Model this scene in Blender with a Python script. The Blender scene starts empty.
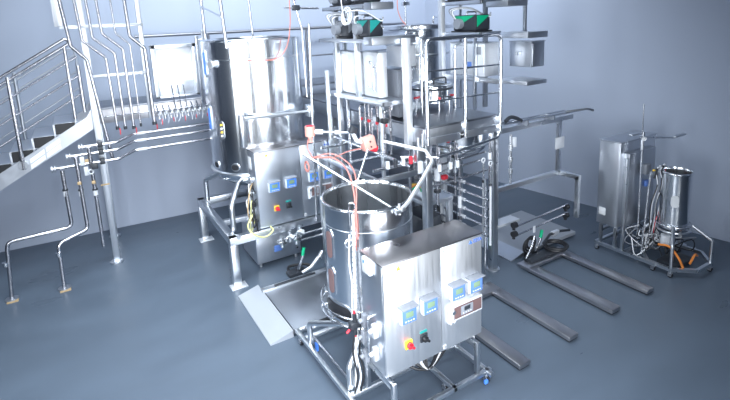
import bpy, bmesh, math, random
from mathutils import Vector, Matrix
random.seed(7)
PI = math.pi
S = bpy.context.scene
COL = S.collection

# ---------------------------------------------------------------- camera
CAM_H = 3.2
cam = bpy.data.cameras.new('camera')
cam.sensor_width = 36.0
cam.lens = 488.0 / 730.0 * 36.0
cam.shift_y = -(200.0 - 114.8) / 730.0
cam.clip_end = 200
co = bpy.data.objects.new('camera', cam)
COL.objects.link(co)
yaw = math.radians(30.8); pitch = math.radians(10.85); roll = math.radians(-2.56)
fwd = Vector((math.sin(yaw) * math.cos(pitch), math.cos(yaw) * math.cos(pitch), -math.sin(pitch)))
right0 = Vector((math.cos(yaw), -math.sin(yaw), 0))
up0 = right0.cross(fwd)
right = right0 * math.cos(roll) + up0 * math.sin(roll)
up = right.cross(fwd)
m = Matrix((right, up, -fwd)).transposed().to_4x4()
m.translation = Vector((0, 0, CAM_H))
co.matrix_world = m
S.camera = co

# ---------------------------------------------------------------- world, lights, exposure
S.view_settings.view_transform = 'Standard'
S.view_settings.look = 'None'
S.view_settings.gamma = 1.0
S.view_settings.exposure = 0.0
S.view_settings.use_curve_mapping = False
w = bpy.data.worlds.new('studio'); S.world = w
w.use_nodes = True
bg = w.node_tree.nodes['Background']
bg.inputs[0].default_value = (0.36, 0.45, 0.62, 1)
bg.inputs[1].default_value = 0.20

def area(name, loc, target, sx, sy, power, color=(1, 1, 1), spread=180):
    l = bpy.data.lights.new(name, 'AREA')
    l.shape = 'RECTANGLE'; l.size = sx; l.size_y = sy
    l.energy = power; l.color = color; l.spread = math.radians(spread)
    o = bpy.data.objects.new(name, l); COL.objects.link(o)
    o.location = loc
    d = Vector(target) - Vector(loc)
    o.rotation_euler = d.to_track_quat('-Z', 'Y').to_euler()
    return o
area('overhead_softbox', (1.0, 4.2, 6.0), (1.4, 5.2, 0.5), 4.0, 3.0, 215, (0.85, 0.94, 1.0), 120)
area('front_softbox', (1.7, -1.2, 1.9), (2.3, 3.5, 1.0), 2.6, 2.2, 105, (0.90, 0.95, 1.0), 90)
area('added_left_streak_light', (-2.6, 3.2, 2.8), (1.8, 5.5, 1.6), 0.7, 3.2, 50, (0.88, 0.94, 1.0), 110)  # added lamp, reflects in the tanks as vertical streaks
area('added_camera_side_streak_light', (0.4, -0.6, 4.2), (2.6, 5.0, 1.6), 0.8, 2.4, 50, (0.92, 0.96, 1.0), 90)  # added behind the camera for more streaks in the tank steel
area('floor_fill_softbox', (-1.0, 1.5, 5.0), (-0.2, 3.2, 0.0), 2.0, 2.0, 42, (0.85, 0.93, 1.0), 90)
area('added_corner_wash', (4.6, 5.6, 5.6), (6.9, 6.6, 3.4), 2.0, 1.0, 42, (0.86, 0.93, 1.0), 100)  # added lamp that brightens the right wall near the corner
area('added_low_left_fill', (-2.2, 0.8, 1.7), (1.8, 3.9, 0.9), 1.4, 2.0, 48, (0.92, 0.96, 1.0), 80)  # added to brighten the left side of the front tank
area('wall_wash_light', (2.9, 5.9, 5.9), (3.3, 8.6, 3.3), 6.5, 0.8, 125, (0.86, 0.93, 1.0), 110)

# ---------------------------------------------------------------- materials
MATS = {}
def mat(name, col, metal=0.0, rough=0.5, rvar=0.0, scale=(6, 6, 6), cvar=0.0, bump=0.0, emit=0.0, trans=0.0, spec=0.5, coat=0.0):
    m = bpy.data.materials.new(name); m.use_nodes = True
    nt = m.node_tree; b = nt.nodes['Principled BSDF']
    b.inputs['Base Color'].default_value = (*col, 1)
    b.inputs['Metallic'].default_value = metal
    b.inputs['Roughness'].default_value = rough
    b.inputs['Specular IOR Level'].default_value = spec
    b.inputs['Transmission Weight'].default_value = trans
    b.inputs['Coat Weight'].default_value = coat
    if emit:
        b.inputs['Emission Color'].default_value = (*col, 1)
        b.inputs['Emission Strength'].default_value = emit
    tc = nt.nodes.new('ShaderNodeTexCoord'); mp = nt.nodes.new('ShaderNodeMapping')
    mp.inputs['Scale'].default_value = scale
    nz = nt.nodes.new('ShaderNodeTexNoise'); nz.inputs['Scale'].default_value = 1.0; nz.inputs['Detail'].default_value = 5
    nt.links.new(tc.outputs['Object'], mp.inputs['Vector']); nt.links.new(mp.outputs['Vector'], nz.inputs['Vector'])
    if rvar:
        r = nt.nodes.new('ShaderNodeMapRange')
        r.inputs['From Min'].default_value = 0.3; r.inputs['From Max'].default_value = 0.7
        r.inputs['To Min'].default_value = max(0.02, rough - rvar); r.inputs['To Max'].default_value = rough + rvar
        nt.links.new(nz.outputs['Fac'], r.inputs['Value']); nt.links.new(r.outputs['Result'], b.inputs['Roughness'])
    if cvar:
        mx = nt.nodes.new('ShaderNodeMix'); mx.data_type = 'RGBA'
        mx.inputs[6].default_value = (*[c * (1 - cvar) for c in col], 1)
        mx.inputs[7].default_value = (*[min(1, c * (1 + cvar)) for c in col], 1)
        nt.links.new(nz.outputs['Fac'], mx.inputs[0]); nt.links.new(mx.outputs[2], b.inputs['Base Color'])
    if bump:
        bp = nt.nodes.new('ShaderNodeBump'); bp.inputs['Strength'].default_value = bump; bp.inputs['Distance'].default_value = 0.01
        nt.links.new(nz.outputs['Fac'], bp.inputs['Height']); nt.links.new(bp.outputs['Normal'], b.inputs['Normal'])
    MATS[name] = m
    return m
STEEL = mat('brushed_steel', (0.74, 0.77, 0.81), 1, 0.30, 0.03, (9, 9, 9), 0.03)
SHEET = mat('sheet_steel', (0.70, 0.73, 0.78), 1, 0.36, 0.05, (60, 60, 2), 0.04)
REARST = mat('shaded_door_steel', (0.50, 0.54, 0.60), 1, 0.38, 0.05, (60, 60, 2), 0.04)  # same door steel, darkened: the rear cabinet's dimmer light is in the colour
FRONTST = mat('lit_door_steel', (0.90, 0.92, 0.95), 1, 0.46, 0.05, (60, 60, 2), 0.03)  # same door steel, whitened: the front cabinet's overexposure is in the colour
ALU = mat('ribbed_aluminium', (0.42, 0.45, 0.50), 0.35, 0.5, 0.06, (9, 9, 9), 0.05)
RAILST = mat('dark_rail_steel', (0.30, 0.31, 0.34), 1, 0.35, 0.04, (9, 9, 9))
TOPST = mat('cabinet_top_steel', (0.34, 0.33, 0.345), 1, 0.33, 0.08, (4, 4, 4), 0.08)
POLISH = mat('polished_tank_steel', (0.80, 0.83, 0.87), 1, 0.19, 0.04, (14, 14, 0.15), 0.04, 0.35)
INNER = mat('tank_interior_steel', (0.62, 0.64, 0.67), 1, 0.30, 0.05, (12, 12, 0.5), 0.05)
TUBE = mat('tube_steel', (0.74, 0.76, 0.80), 1, 0.22, 0.04, (10, 10, 10))
DULL = mat('dull_steel', (0.55, 0.58, 0.63), 1, 0.42, 0.08, (5, 5, 5), 0.08)
DECK = mat('deck_plate', (0.30, 0.32, 0.36), 1, 0.42, 0.10, (3, 3, 3), 0.10)
WHITEST = mat('bright_bead_blasted_steel', (0.93, 0.95, 0.98), 1, 0.60, 0.05, (9, 9, 9), 0.02)
PIPE = mat('drawn_pipe_steel', (0.56, 0.56, 0.60), 1, 0.24, 0.04, (10, 10, 10))
FORK = mat('worn_fork_steel', (0.46, 0.46, 0.49), 1, 0.36, 0.08, (5, 5, 5), 0.06)
RUBBER = mat('black_rubber', (0.015, 0.016, 0.02), 0, 0.45)
DARK = mat('dark_plastic', (0.03, 0.035, 0.045), 0, 0.4)
WHITE = mat('white_plastic', (0.62, 0.65, 0.70), 0, 0.35)
SILI = mat('white_silicone', (0.78, 0.80, 0.84), 0, 0.4)
GREY = mat('grey_plastic', (0.24, 0.26, 0.30), 0, 0.45)
BLUE = mat('display_blue', (0.08, 0.25, 0.80), 0, 0.35)
BLUE2 = mat('overexposed_blue', (0.11, 0.22, 0.58), 0, 0.35)  # second bezel blue, toned for the overexposure on the front cabinet
LCD = mat('lcd_green', (0.20, 0.30, 0.20), 0, 0.2)
BROWN = mat('brown_glass', (0.16, 0.10, 0.10), 0, 0.25)
RED = mat('red_plastic', (0.65, 0.03, 0.05), 0, 0.35)
YEL = mat('yellow_plate', (0.85, 0.55, 0.05), 0, 0.4)
YGR = mat('yellow_green_wire', (0.62, 0.62, 0.30), 0, 0.4)
PINK = mat('salmon_plastic', (0.78, 0.38, 0.32), 0, 0.4)
PINKC = mat('salmon_cable', (0.58, 0.22, 0.19), 0, 0.4)
GREEN = mat('green_plastic', (0.0, 0.42, 0.20), 0, 0.35)
TEAL = mat('teal_plastic', (0.02, 0.30, 0.28), 0, 0.35)
ORANGE = mat('orange_cable', (0.85, 0.28, 0.06), 0, 0.4)
PAPER = mat('label_white', (0.62, 0.64, 0.67), 0, 0.6)
INK = mat('ink_blue', (0.05, 0.15, 0.55), 0, 0.6)
INKD = mat('ink_dark', (0.05, 0.05, 0.06), 0, 0.6)
AMBER = mat('amber_tape', (0.50, 0.36, 0.20), 0, 0.5)
FLOOR = mat('floor_resin', (0.092, 0.122, 0.165), 0, 0.38, 0.12, (1.1, 2.6, 1.3), 0.22, 0.03)
WALL = mat('painted_wall', (0.40, 0.455, 0.565), 0, 0.75, 0, (0.8, 0.8, 0.8), 0.02)

# ---------------------------------------------------------------- helpers
OFF = {}
def tag(o, label, cat, group=None):
    o['label'] = label; o['category'] = cat
    if group: o['group'] = group
    return o
def thing(name, label, cat, loc, group=None):
    o = bpy.data.objects.new(name, None); COL.objects.link(o)
    o.empty_display_size = 0.1
    o.location = loc; OFF[o.name] = Vector(loc)
    return tag(o, label, cat, group)

def fillet(pts, r, n=5):
    pts = [Vector(p) for p in pts]
    if r <= 0 or len(pts) < 3: return pts
    out = [pts[0]]
    for i in range(1, len(pts) - 1):
        a, b, c = pts[i - 1], pts[i], pts[i + 1]
        u = (a - b); v = (c - b)
        lu, lv = u.length, v.length
        u.normalize(); v.normalize()
        ang = u.angle(v)
        if ang > PI - 0.02: out.append(b); continue
        t = min(r / math.tan(ang / 2), lu * 0.48, lv * 0.48)
        p0 = b + u * t; p1 = b + v * t
        for k in range(n + 1):
            s = k / n
            out.append(p0 * (1 - s) ** 2 + b * 2 * s * (1 - s) + p1 * s * s)
    out.append(pts[-1])
    return out
def spline(pts, n=8):
    P = [Vector(p) for p in pts]
    P = [P[0] * 2 - P[1]] + P + [P[-1] * 2 - P[-2]]
    out = []
    for i in range(1, len(P) - 2):
        for k in range(n):
            t = k / n; a, b, c, d = P[i - 1], P[i], P[i + 1], P[i + 2]
            out.append(0.5 * ((2 * b) + (c - a) * t + (2 * a - 5 * b + 4 * c - d) * t * t + (3 * b - a - 3 * c + d) * t ** 3))
    out.append(P[-2])
    return out

class M:
    def __init__(s, parent=None, loc=None):
        s.b = bmesh.new(); s.parent = parent
        s.off = OFF[parent.name] if parent else Vector(loc or (0, 0, 0))
        s.loc = Vector(loc or (0, 0, 0))
    def box(s, x0, y0, z0, x1, y1, z1, bev=0.0, rot=None):
        x0, x1 = sorted((x0, x1)); y0, y1 = sorted((y0, y1)); z0, z1 = sorted((z0, z1))
        r = bmesh.ops.create_cube(s.b, size=1)['verts']
        c = Vector(((x0 + x1) / 2, (y0 + y1) / 2, (z0 + z1) / 2))
        for v in r:
            v.co = Vector((v.co.x * (x1 - x0), v.co.y * (y1 - y0), v.co.z * (z1 - z0)))
        if bev:
            es = list({e for v in r for e in v.link_edges})
            rr = bmesh.ops.bevel(s.b, geom=es, offset=min(bev, (x1 - x0) * .45, (y1 - y0) * .45, (z1 - z0) * .45), segments=2, affect='EDGES', profile=0.5)
            r = list({v for f in rr['faces'] for v in f.verts} | {v for v in r if v.is_valid})
        for v in r:
            if rot is not None: v.co = rot @ v.co
            v.co += c
        return s
    def sweep(s, pts, r, segs=12, square=False, up=None, closed=False, w=None, h=None):
        pts = [Vector(p) for p in pts]
        n = len(pts)
        rings = []
        prev = None
        for i, p in enumerate(pts):
            if closed: t = pts[(i + 1) % n] - pts[i - 1]
            elif i == 0: t = pts[1] - p
            elif i == n - 1: t = p - pts[-2]
            else: t = (pts[i + 1] - p).normalized() + (p - pts[i - 1]).normalized()
            if t.length < 1e-9: t = Vector((0, 0, 1))
            t.normalize()
            if prev is None:
                a = Vector(up) if up else (Vector((0, 0, 1)) if abs(t.z) < 0.9 else Vector((0, 1, 0)))
                nrm = (a - t * a.dot(t)).normalized()
            else:
                nrm = (prev - t * prev.dot(t))
                nrm = nrm.normalized() if nrm.length > 1e-6 else Vector((1, 0, 0))
            prev = nrm; bi = t.cross(nrm)
            sc = 1.0
            if 0 < i < n - 1:
                d1 = (pts[i + 1] - p); d0 = (p - pts[i - 1])
                if d1.length > 0 and d0.length > 0:
                    an = d0.angle(d1); sc = min(1.6, 1 / max(0.3, math.cos(an / 2)))
            ring = []
            if square:
                W = (w or 2 * r) / 2; Hh = (h or 2 * r) / 2
                for (a, b) in ((-W, -Hh), (W, -Hh), (W, Hh), (-W, Hh)):
                    ring.append(s.b.verts.new(p + bi * a + nrm * b * (sc if n > 2 else 1)))
            else:
                for k in range(segs):
                    an = 2 * PI * k / segs
                    ring.append(s.b.verts.new(p + (bi * math.cos(an) + nrm * math.sin(an)) * r))
            rings.append(ring)
        m_ = len(rings[0])
        for i in range(n if closed else n - 1):
            A = rings[i]; B = rings[(i + 1) % n]
            for k in range(m_):
                s.b.faces.new((A[k], A[(k + 1) % m_], B[(k + 1) % m_], B[k]))
        if not closed:
            s.b.faces.new(list(reversed(rings[0]))); s.b.faces.new(rings[-1])
        return s
    def tube(s, pts, r, fil=0.0, segs=12):
        return s.sweep(fillet(pts, fil), r, segs)
    def beam(s, a, b, w, h=None, up=None):
        return s.sweep([a, b], w / 2, square=True, w=w, h=h or w, up=up)
    def hose(s, pts, r, segs=8, n=8):
        return s.sweep(spline(pts, n), r, segs)
    def cyl(s, a, b, r, segs=20): return s.sweep([a, b], r, segs)
    def ring(s, c, R, r, axis='z', n=40, segs=8, a0=0, a1=2 * PI):
        c = Vector(c); pts = []
        full = abs(a1 - a0 - 2 * PI) < 1e-6
        for k in range(n if full else n + 1):
            t = a0 + (a1 - a0) * k / n
            u, v = math.cos(t) * R, math.sin(t) * R
            pts.append(c + (Vector((u, v, 0)) if axis == 'z' else Vector((u, 0, v)) if axis == 'y' else Vector((0, u, v))))
        return s.sweep(pts, r, segs, closed=full)
    def lathe(s, prof, c, n=64):
        c = Vector(c); rings = []
        for (R, z) in prof:
            if R < 1e-5: rings.append([s.b.verts.new(c + Vector((0, 0, z)))])
            else: rings.append([s.b.verts.new(c + Vector((R * math.cos(2 * PI * k / n), R * math.sin(2 * PI * k / n), z))) for k in range(n)])
        for A, B in zip(rings, rings[1:]):
            for k in range(n):
                j = (k + 1) % n
                if len(A) == 1 and len(B) == 1: continue
                if len(A) == 1: s.b.faces.new((A[0], B[j], B[k]))
                elif len(B) == 1: s.b.faces.new((A[k], A[j], B[0]))
                else: s.b.faces.new((A[k], A[j], B[j], B[k]))
        return s
    def prism(s, poly, vec):
        vec = Vector(vec)
        A = [s.b.verts.new(Vector(p)) for p in poly]; B = [s.b.verts.new(Vector(p) + vec) for p in poly]
        s.b.faces.new(A); s.b.faces.new(list(reversed(B)))
        n = len(A)
        for k in range(n): s.b.faces.new((A[k], B[k], B[(k + 1) % n], A[(k + 1) % n]))
        return s
    def patch(s, c, R, ang, z0, z1, half, thick, n=18, rad=None):
        """rounded panel wrapped on a cylinder of radius R about c; ang is the middle angle"""
        c = Vector(c); w = half * R; h = (z1 - z0) / 2; cz = (z0 + z1) / 2
        rad = min(w, h, rad or 9)
        def P(u, v, rr): return c + Vector((rr * math.cos(ang + u / R), rr * math.sin(ang + u / R), cz + v))
        us = [-w + 2 * w * (0.5 - 0.5 * math.cos(PI * k / n)) for k in range(n + 1)]
        cols = []
        for u in us:
            e = max(0, abs(u) - (w - rad)); v = h - rad + math.sqrt(max(0, rad * rad - e * e)); v = max(v, 0.0005)
            cols.append([s.b.verts.new(P(u, q, R + t)) for q, t in ((-v, -.004), (-v, thick), (v, thick), (v, -.004))])
        for A, B in zip(cols, cols[1:]):
            for k in range(3): s.b.faces.new((A[k], A[k + 1], B[k + 1], B[k]))
        for A in (cols[0], cols[-1]): s.b.faces.new(A)
        return s
    def build(s, name, material, parent=None, label=None, smooth=True, sub=False):
        b = s.b
        bmesh.ops.remove_doubles(b, verts=b.verts, dist=1e-6)
        bmesh.ops.recalc_face_normals(b, faces=b.faces)
        off = OFF[parent.name] if parent else s.off
        for v in b.verts: v.co -= off
        me = bpy.data.meshes.new(name); b.to_mesh(me); b.free()
        me.materials.append(material)
        if smooth and len(me.polygons):
            me.polygons.foreach_set('use_smooth', [True] * len(me.polygons))
            me.set_sharp_from_angle(angle=math.radians(35))
        o = bpy.data.objects.new(name, me); COL.objects.link(o)
        if parent: o.parent = parent
        else: o.location = off
        OFF[o.name] = off
        if label: o['label'] = label
        return o
def structure(o): o['kind'] = 'structure'; return o

def text_mesh(txt, name, loc, size, material, parent, rot=(PI / 2, 0, 0)):
    cu = bpy.data.curves.new(name, 'FONT'); cu.body = txt; cu.size = size; cu.extrude = 0.0008; cu.align_x = 'CENTER'; cu.align_y = 'CENTER'
    t = bpy.data.objects.new('tmp', cu); COL.objects.link(t)
    bpy.context.view_layer.update()
    me = bpy.data.meshes.new_from_object(t.evaluated_get(bpy.context.evaluated_depsgraph_get()))
    bpy.data.objects.remove(t)
    from mathutils import Euler
    off = OFF[parent.name]
    me.transform(Matrix.Translation(Vector(loc) - off) @ Euler(rot).to_matrix().to_4x4())
    me.materials.clear(); me.materials.append(material)
    o = bpy.data.objects.new(name, me); COL.objects.link(o); o.parent = parent
    OFF[o.name] = off
    return o

def foot_plate(p, x, y, r=0.07, z=0.0):
    M().cyl((x, y, z), (x, y, z + 0.015), r).build('foot_plate', DULL, p)
def caster(p, x, y, top=0.10, r=0.038):
    c = M().cyl((x, y, top - 0.03), (x, y, top), 0.018).box(x - .022, y - .022, r + .01, x + .022, y + .022, top - .025, .004)
    c.box(x - .022, y - .02, r - .01, x - .016, y + .02, r + .03).box(x + .016, y - .02, r - .01, x + .022, y + .02, r + .03)
    o = c.build('caster', DULL, p)
    M().cyl((x - .014, y, r), (x + .014, y, r), r).build('wheel', RUBBER, o)

# ================================================================ SETTING
structure(M().box(-9, -7, -0.1, 10.5, 10, 0).build('floor', FLOOR))
def wall_slab(name, a, b, h=5.2, t=0.15, side=1):
    a = Vector((*a, 0)); b = Vector((*b, 0)); d = (b - a).normalized(); n = Vector((-d.y, d.x, 0)) * side * t
    m_ = M(); m_.prism([a, b, b + n, a + n], (0, 0, h)); return structure(m_.build(name, WALL))
wall_slab('wall_back', (-9, 9.29), (6.58, 8.355))
wall_slab('wall_right', (6.58, 8.355), (8.9, -7), side=1)

# ================================================================ MEZZANINE PLATFORM
pf = thing('steel_platform', 'L-shaped stainless steel work platform raised on square posts behind the vessels', 'platform', (3.25, 6.0, 0))
M().box(3.22, 4.134, 2.0, 4.33, 7.44, 2.03, .004).build('deck_plate', DECK, pf)
M().box(0.20, 7.45, 2.17, 6.1, 8.30, 2.2, .004).build('deck_plate', DECK, pf)
f = M()
f.box(3.215, 4.13, 1.90, 4.335, 4.155, 2.005, .004)
f.box(3.215, 4.12, 1.82, 3.72, 4.15, 1.905, .004).box(3.80, 4.12, 1.82, 4.335, 4.15, 1.905, .004)
f.build('front_fascia', SHEET, pf)
M().box(3.205, 4.155, 1.83, 3.225, 7.44, 2.005, .004).build('side_fascia', DULL, pf)
M().box(4.325, 4.155, 1.83, 4.345, 7.44, 2.005, .004).build('side_fascia', SHEET, pf)
M().box(0.25, 7.43, 1.99, 3.22, 7.452, 2.175, .004).build('rear_fascia', FORK, pf)
M().box(0.25, 7.41, 2.07, 3.22, 7.432, 2.09, .003).build('trim_strip', TUBE, pf)
for y in (4.7, 5.4, 6.1, 6.8):
    M().box(3.23, y, 1.86, 4.32, y + .06, 1.998, .004).build('cross_beam', DULL, pf)
for (x, y, zt) in ((4.297, 4.17, 1.83), (3.26, 4.17, 1.83), (4.29, 6.4, 1.83), (3.26, 6.4, 1.83), (0.25, 8.40, 2.17), (2.9, 8.2, 2.17), (6.0, 8.2, 2.17)):
    M().box(x - .045, y - .045, 0.012, x + .045, y + .045, zt, .006).build('support_post', STEEL, pf)
    foot_plate(pf, x, y, .085)

def rail_thing(label, posts, rails, base, r=0.021, loc=None):
    t = thing('guard_rail', label, 'guard rail', loc or posts[0][0])
    for a, b in posts: M().cyl(a, b, r).build('post', TUBE, t)
    for k, (pts, rr, nm) in enumerate(rails): M().tube(pts, rr, .06).build(nm, TUBE, t)
    return t
y = 4.115
g = thing('guard_rail', 'tubular steel guard rail along the short front end of the raised deck', 'guard rail', (3.24, y, 1.83))
M().tube([(3.24, y, 1.83), (3.24, y, 2.98), (4.35, y, 2.98), (4.35, y, 1.80)], .022, .09).build('top_rail', TUBE, g)
M().cyl((3.79, y, 1.83), (3.79, y, 2.97), .021).build('post', TUBE, g)
M().cyl((3.25, y, 2.64), (4.34, y, 2.63), .011).build('middle_rail', TUBE, g)
M().cyl((3.25, y, 2.31), (4.34, y, 2.30), .011).build('middle_rail', TUBE, g)
g = thing('guard_rail', 'long dark grey guard rail along the wall side of the platform behind the big tank', 'guard rail', (0.9, 8.25, 2.2))
M().cyl((0.9, 8.25, 3.12), (6.0, 8.25, 3.12), .024).build('top_rail', RAILST, g)
M().cyl((3.72, 8.25, 2.62), (6.0, 8.25, 2.62), .014).build('middle_rail', RAILST, g)
for x in (2.0, 3.75, 4.9, 6.0):
    M().cyl((x, 8.25, 2.2), (x, 8.25, 3.11), .021).build('post', RAILST, g)
g = thing('guard_rail', 'short near side guard rail between hanging steel tray and big tank', 'guard rail', (1.62, 7.47, 2.0))
M().box(1.60, 7.39, 1.95, 1.645, 7.428, 3.10, .004).build('post', STEEL, g)
M().box(1.70, 7.39, 2.0, 1.735, 7.428, 3.18, .004).build('post', STEEL, g)
M().cyl((1.60, 7.41, 3.04), (1.74, 7.41, 3.04), .014).build('hinge', TUBE, g)

# ================================================================ STAIRCASE
st = thing('staircase', 'steel staircase climbing from lower left up to the platform', 'staircase', (-3.1, 7.85, 0))
sl = 0.56
for yy, mt in ((7.44, DULL), (8.24, SHEET)):
    xb_ = .015 - 2.05 / sl; xl_ = -.164 - 1.75 / sl
    pts = [(0.25, yy, 2.20), (0.25, yy, 1.99), (0.0, yy, 1.84), (xl_, yy, 0.0), (xb_, yy, 0.0), (.10, yy, 2.10), (.16, yy, 2.20)]
    M().prism(pts, (0, .012, 0)).build('stringer', mt, st)
for k in range(14):
    x1 = -.025 - k * 0.253; z1 = 2.2 - (k + 1) * 0.1425
    if z1 < .05: break
    M().box(x1 - .262, 7.455, z1 - .004, x1 + .02, 8.235, z1, .001).build('tread', SHEET, st)
    M().box(x1 - .02, 7.456, z1 - .10, x1 - .0, 8.234, z1 + .135, .001).box(x1 - .26, 7.456, z1 - .05, x1 - .25, 8.234, z1 - .004, .001).build('riser', DULL, st)
    M().prism([(x1 - .25, 7.458, z1 - .004), (x1 - .02, 7.458, z1 - .004), (x1 - .02, 7.458, z1 - .14), (x1 - .25, 7.458, z1 - .14)], (0, .006, 0)).build('tread_side', RUBBER, st)
for dx in (0, 1):
    for dz in (0, 1):
        x = -.60 + dx * .19 ; z = 1.59 + dx * .118 + dz * -.075
        if dx == 1: z += 0.0
        M().prism([(x, 7.437, z), (x + .17, 7.437, z + .105), (x + .17, 7.437, z + .165), (x, 7.437, z + .06)], (0, .004, 0)).build('joint_plate', WHITEST, st)
for yy, lab, mt in ((7.40, 'near side tubular handrail of the staircase with large post', PIPE), (8.28, 'far side tubular handrail of the staircase against the wall', DULL)):
    h = thing('stair_handrail', lab, 'handrail', (-.68, yy, 1.5))
    def rz(x, c): return c + .585 * x
    x0 = -3.0
    if yy < 8:
        M().tube([(x0, yy, rz(x0, 3.155)), (-.01, yy, rz(-.01, 3.155)), (.03, yy, 3.11), (.02, yy, rz(.02, 3.07)), (x0, yy, rz(x0, 3.07))], .019, .03).build('top_rail', mt, h)
        M().cyl((-.03, yy, 2.1), (-.03, yy, 3.05), .02).build('post', mt, h)
    else: M().tube([(x0, yy, rz(x0, 3.0)), (-.02, yy, rz(-.02, 3.0)), (.075, yy, 3.0), (.10, yy, 2.78)], .015, .05).build('top_rail', mt, h)
    for c in (2.86, 2.62, 2.38):
        M().cyl((x0, yy, rz(x0, c)), (.09, yy, rz(.09, c)), .011).build('middle_rail', mt, h)
    for x in (-2.6, -.675):
        M().cyl((x, yy, rz(x, 1.93)), (x, yy, rz(x, 3.11)), .024).build('post', mt, h)
        M().cyl((x, yy + (.035 if yy < 8 else -.03), rz(x, 1.99)), (x, yy - .02, rz(x, 1.99)), .05).build('post_flange', STEEL, h)
    M().cyl((.09, yy, 2.18), (.09, yy, 2.80), .02).build('post', mt, h)

# ================================================================ PIPE FRAME AT LEFT
fr = thing('pipe_rack', 'tall flat-bar steel frame holding the bank of vertical pipes at left', 'frame', (0.2, 7.38, 0))
M().box(.165, 7.36, .012, .245, 7.42, 4.5, .005).build('upright', SHEET, fr)
M().box(-.10, 7.36, 3.30, .02, 7.372, 4.5, .003).box(-.05, 7.36, 3.27, .2, 7.366, 3.31, .002).build('side_plate', SHEET, fr)
foot_plate(fr, .195, 7.39, .085)
M().box(.86, 7.37, 2.0, .92, 7.425, 4.5, .005).build('upright', SHEET, fr)
M().box(.16, 7.34, 3.27, .93, 7.362, 3.31, .003).build('crossbar', STEEL, fr)
M().box(.23, 7.34, 2.62, .93, 7.362, 2.66, .003).build('crossbar', STEEL, fr)
for x in (.17, .29, .40, .57, .735):
    M().box(x - .015, 7.325, 3.265, x + .015, 7.345, 3.315, .003).build('pipe_clamp', WHITE, fr)
    M().box(x + .24, 7.325, 2.615, x + .27, 7.345, 2.665, .003).build('pipe_clamp', WHITE, fr)
jog = [ # x at top of view, x and z where the jog starts, x and z where it ends, end x and z, radius
    (-.005, .045, 3.05, .200, 2.87, .330, 1.50, .021, 'leftmost and longest of the jogged pipes left of the steel tray'),
    (.150, .181, 3.11, .419, 2.88, .440, 1.94, .017, 'second jogged pipe from the left in the pipe bank'),
    (.280, .300, 3.14, .530, 2.93, .536, 1.93, .017, 'third jogged pipe from the left in the pipe bank'),
    (.394, .416, 3.19, .635, 2.98, .641, 1.92, .017, 'fourth jogged pipe from the left in the pipe bank'),
    (.560, .572, 3.19, .728, 3.03, .731, 1.94, .011, 'thinnest pipe of the bank of jogged pipes, fifth from left'),
    (.728, .739, 3.14, .906, 2.97, .909, 1.94, .023, 'thick rightmost pipe of the bank beside the steel tray')]
for i, (x3, xt, zj, xk, zk, xb, zb, r, lab) in enumerate(jog):
    p = thing('vertical_pipe', lab, 'pipe', (xb, 7.3, zb), 'jogged vertical pipes above the platform edge')
    xo = -.03 if i else 0
    yy = 7.30
    M().tube([(x3 - (xt - x3) * 1.4, yy, 4.5), (xt, yy, zj), (xk, yy, zk), (xb, yy, zb)], r, .07).build('pipe_run', PIPE, p)
    if i:
        M().cyl((xb, yy, zb - .035), (xb, yy, zb + .01), r * 1.35).build('end_cap', DARK, p)
        if i in (1, 3, 5): M().box(xb + .02, yy - .01, zb - .11, xb + .032, yy + .004, zb - .02, .002).build('tag', RED, p)

# transfer pipes (three) with sleeves
def tp(zz, xs, yy, lab, drop=None):
    p = thing('transfer_pipe', lab, 'pipe', (xs, yy, zz), 'horizontal transfer pipes under the platform')
    M().tube([(xs, yy, zz), (.40, yy, zz), (.62, yy + .16, zz + .045), (3.0, yy + .16, zz + .045)], .020, .05).build('pipe_run', PIPE, p)
    M().cyl((xs - .02, yy, zz), (xs, yy, zz), .04).cyl((xs + .015, yy, zz), (xs + .03, yy, zz), .04).build('clamp_flange', DULL, p)
    M().cyl((.66, yy + .16, zz + .045), (.78, yy + .16, zz + .045), .023).build('sleeve', WHITE, p)
    M().box(.17, yy - .03, zz - .035, .23, yy + .10, zz + .035, .006).build('pipe_clamp', DARK, p)
    return p
tp(1.525, -.36, 7.2, 'lowest horizontal transfer pipe starting near the stair stringer')
tp(1.655, -.18, 7.2, 'middle of the three horizontal transfer pipes under the platform')
tp(1.755, -.03, 7.2, 'topmost of the three horizontal transfer pipes under the platform')
def dp(lab, pts, foot, sl_, grp='drain pipes running down to the floor'):
    p = thing('drain_pipe', lab, 'pipe', pts[-1], grp)
    M().tube(pts, .024, .08).build('pipe_run', PIPE, p)
    x, yy, zz = pts[0]
    M().cyl((x, yy, sl_ - .07), (x, yy, sl_), .030).build('sleeve', WHITE, p)
    M().cyl((x, yy, sl_), (x, yy, sl_ + .02), .033).build('coupling', DARK, p)
    if foot:
        x, yy, zz = pts[-1]
        M().cyl((x, yy, 0), (x, yy, .02), .075).build('foot_plate', DULL, p)
        M().box(x - .05, yy - .09, 0, x + .07, yy - .03, .012).build('floor_shim', AMBER, p)
        M().cyl((x, yy, .45), (x, yy, .50), .032).build('coupling', TUBE, p)
dp('outer drain pipe with long elbow reaching the farthest left floor plate', [(-.265, 7.16, 1.50), (-.255, 7.14, .74), (-.95, 7.08, .74), (-1.0, 7.06, .02)], 1, 1.23)
dp('inner drain pipe bending left and dropping to the second floor plate', [(-.095, 7.17, 1.64), (-.085, 7.14, .66), (-.43, 7.00, .60), (-.44, 6.97, .02)], 1, 1.19)
dp('short vertical drop pipe ending open above the floor by the left post', [(.065, 7.18, 1.74), (.065, 7.18, .36)], 0, 1.16)
v = thing('drain_valve', 'small black and white valve on the short drop pipe', 'valve', (.05, 7.12, 1.45))
M().ring((.05, 7.12, 1.43), .028, .009, 'y').build('ring_handle', WHITE, v)
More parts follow.
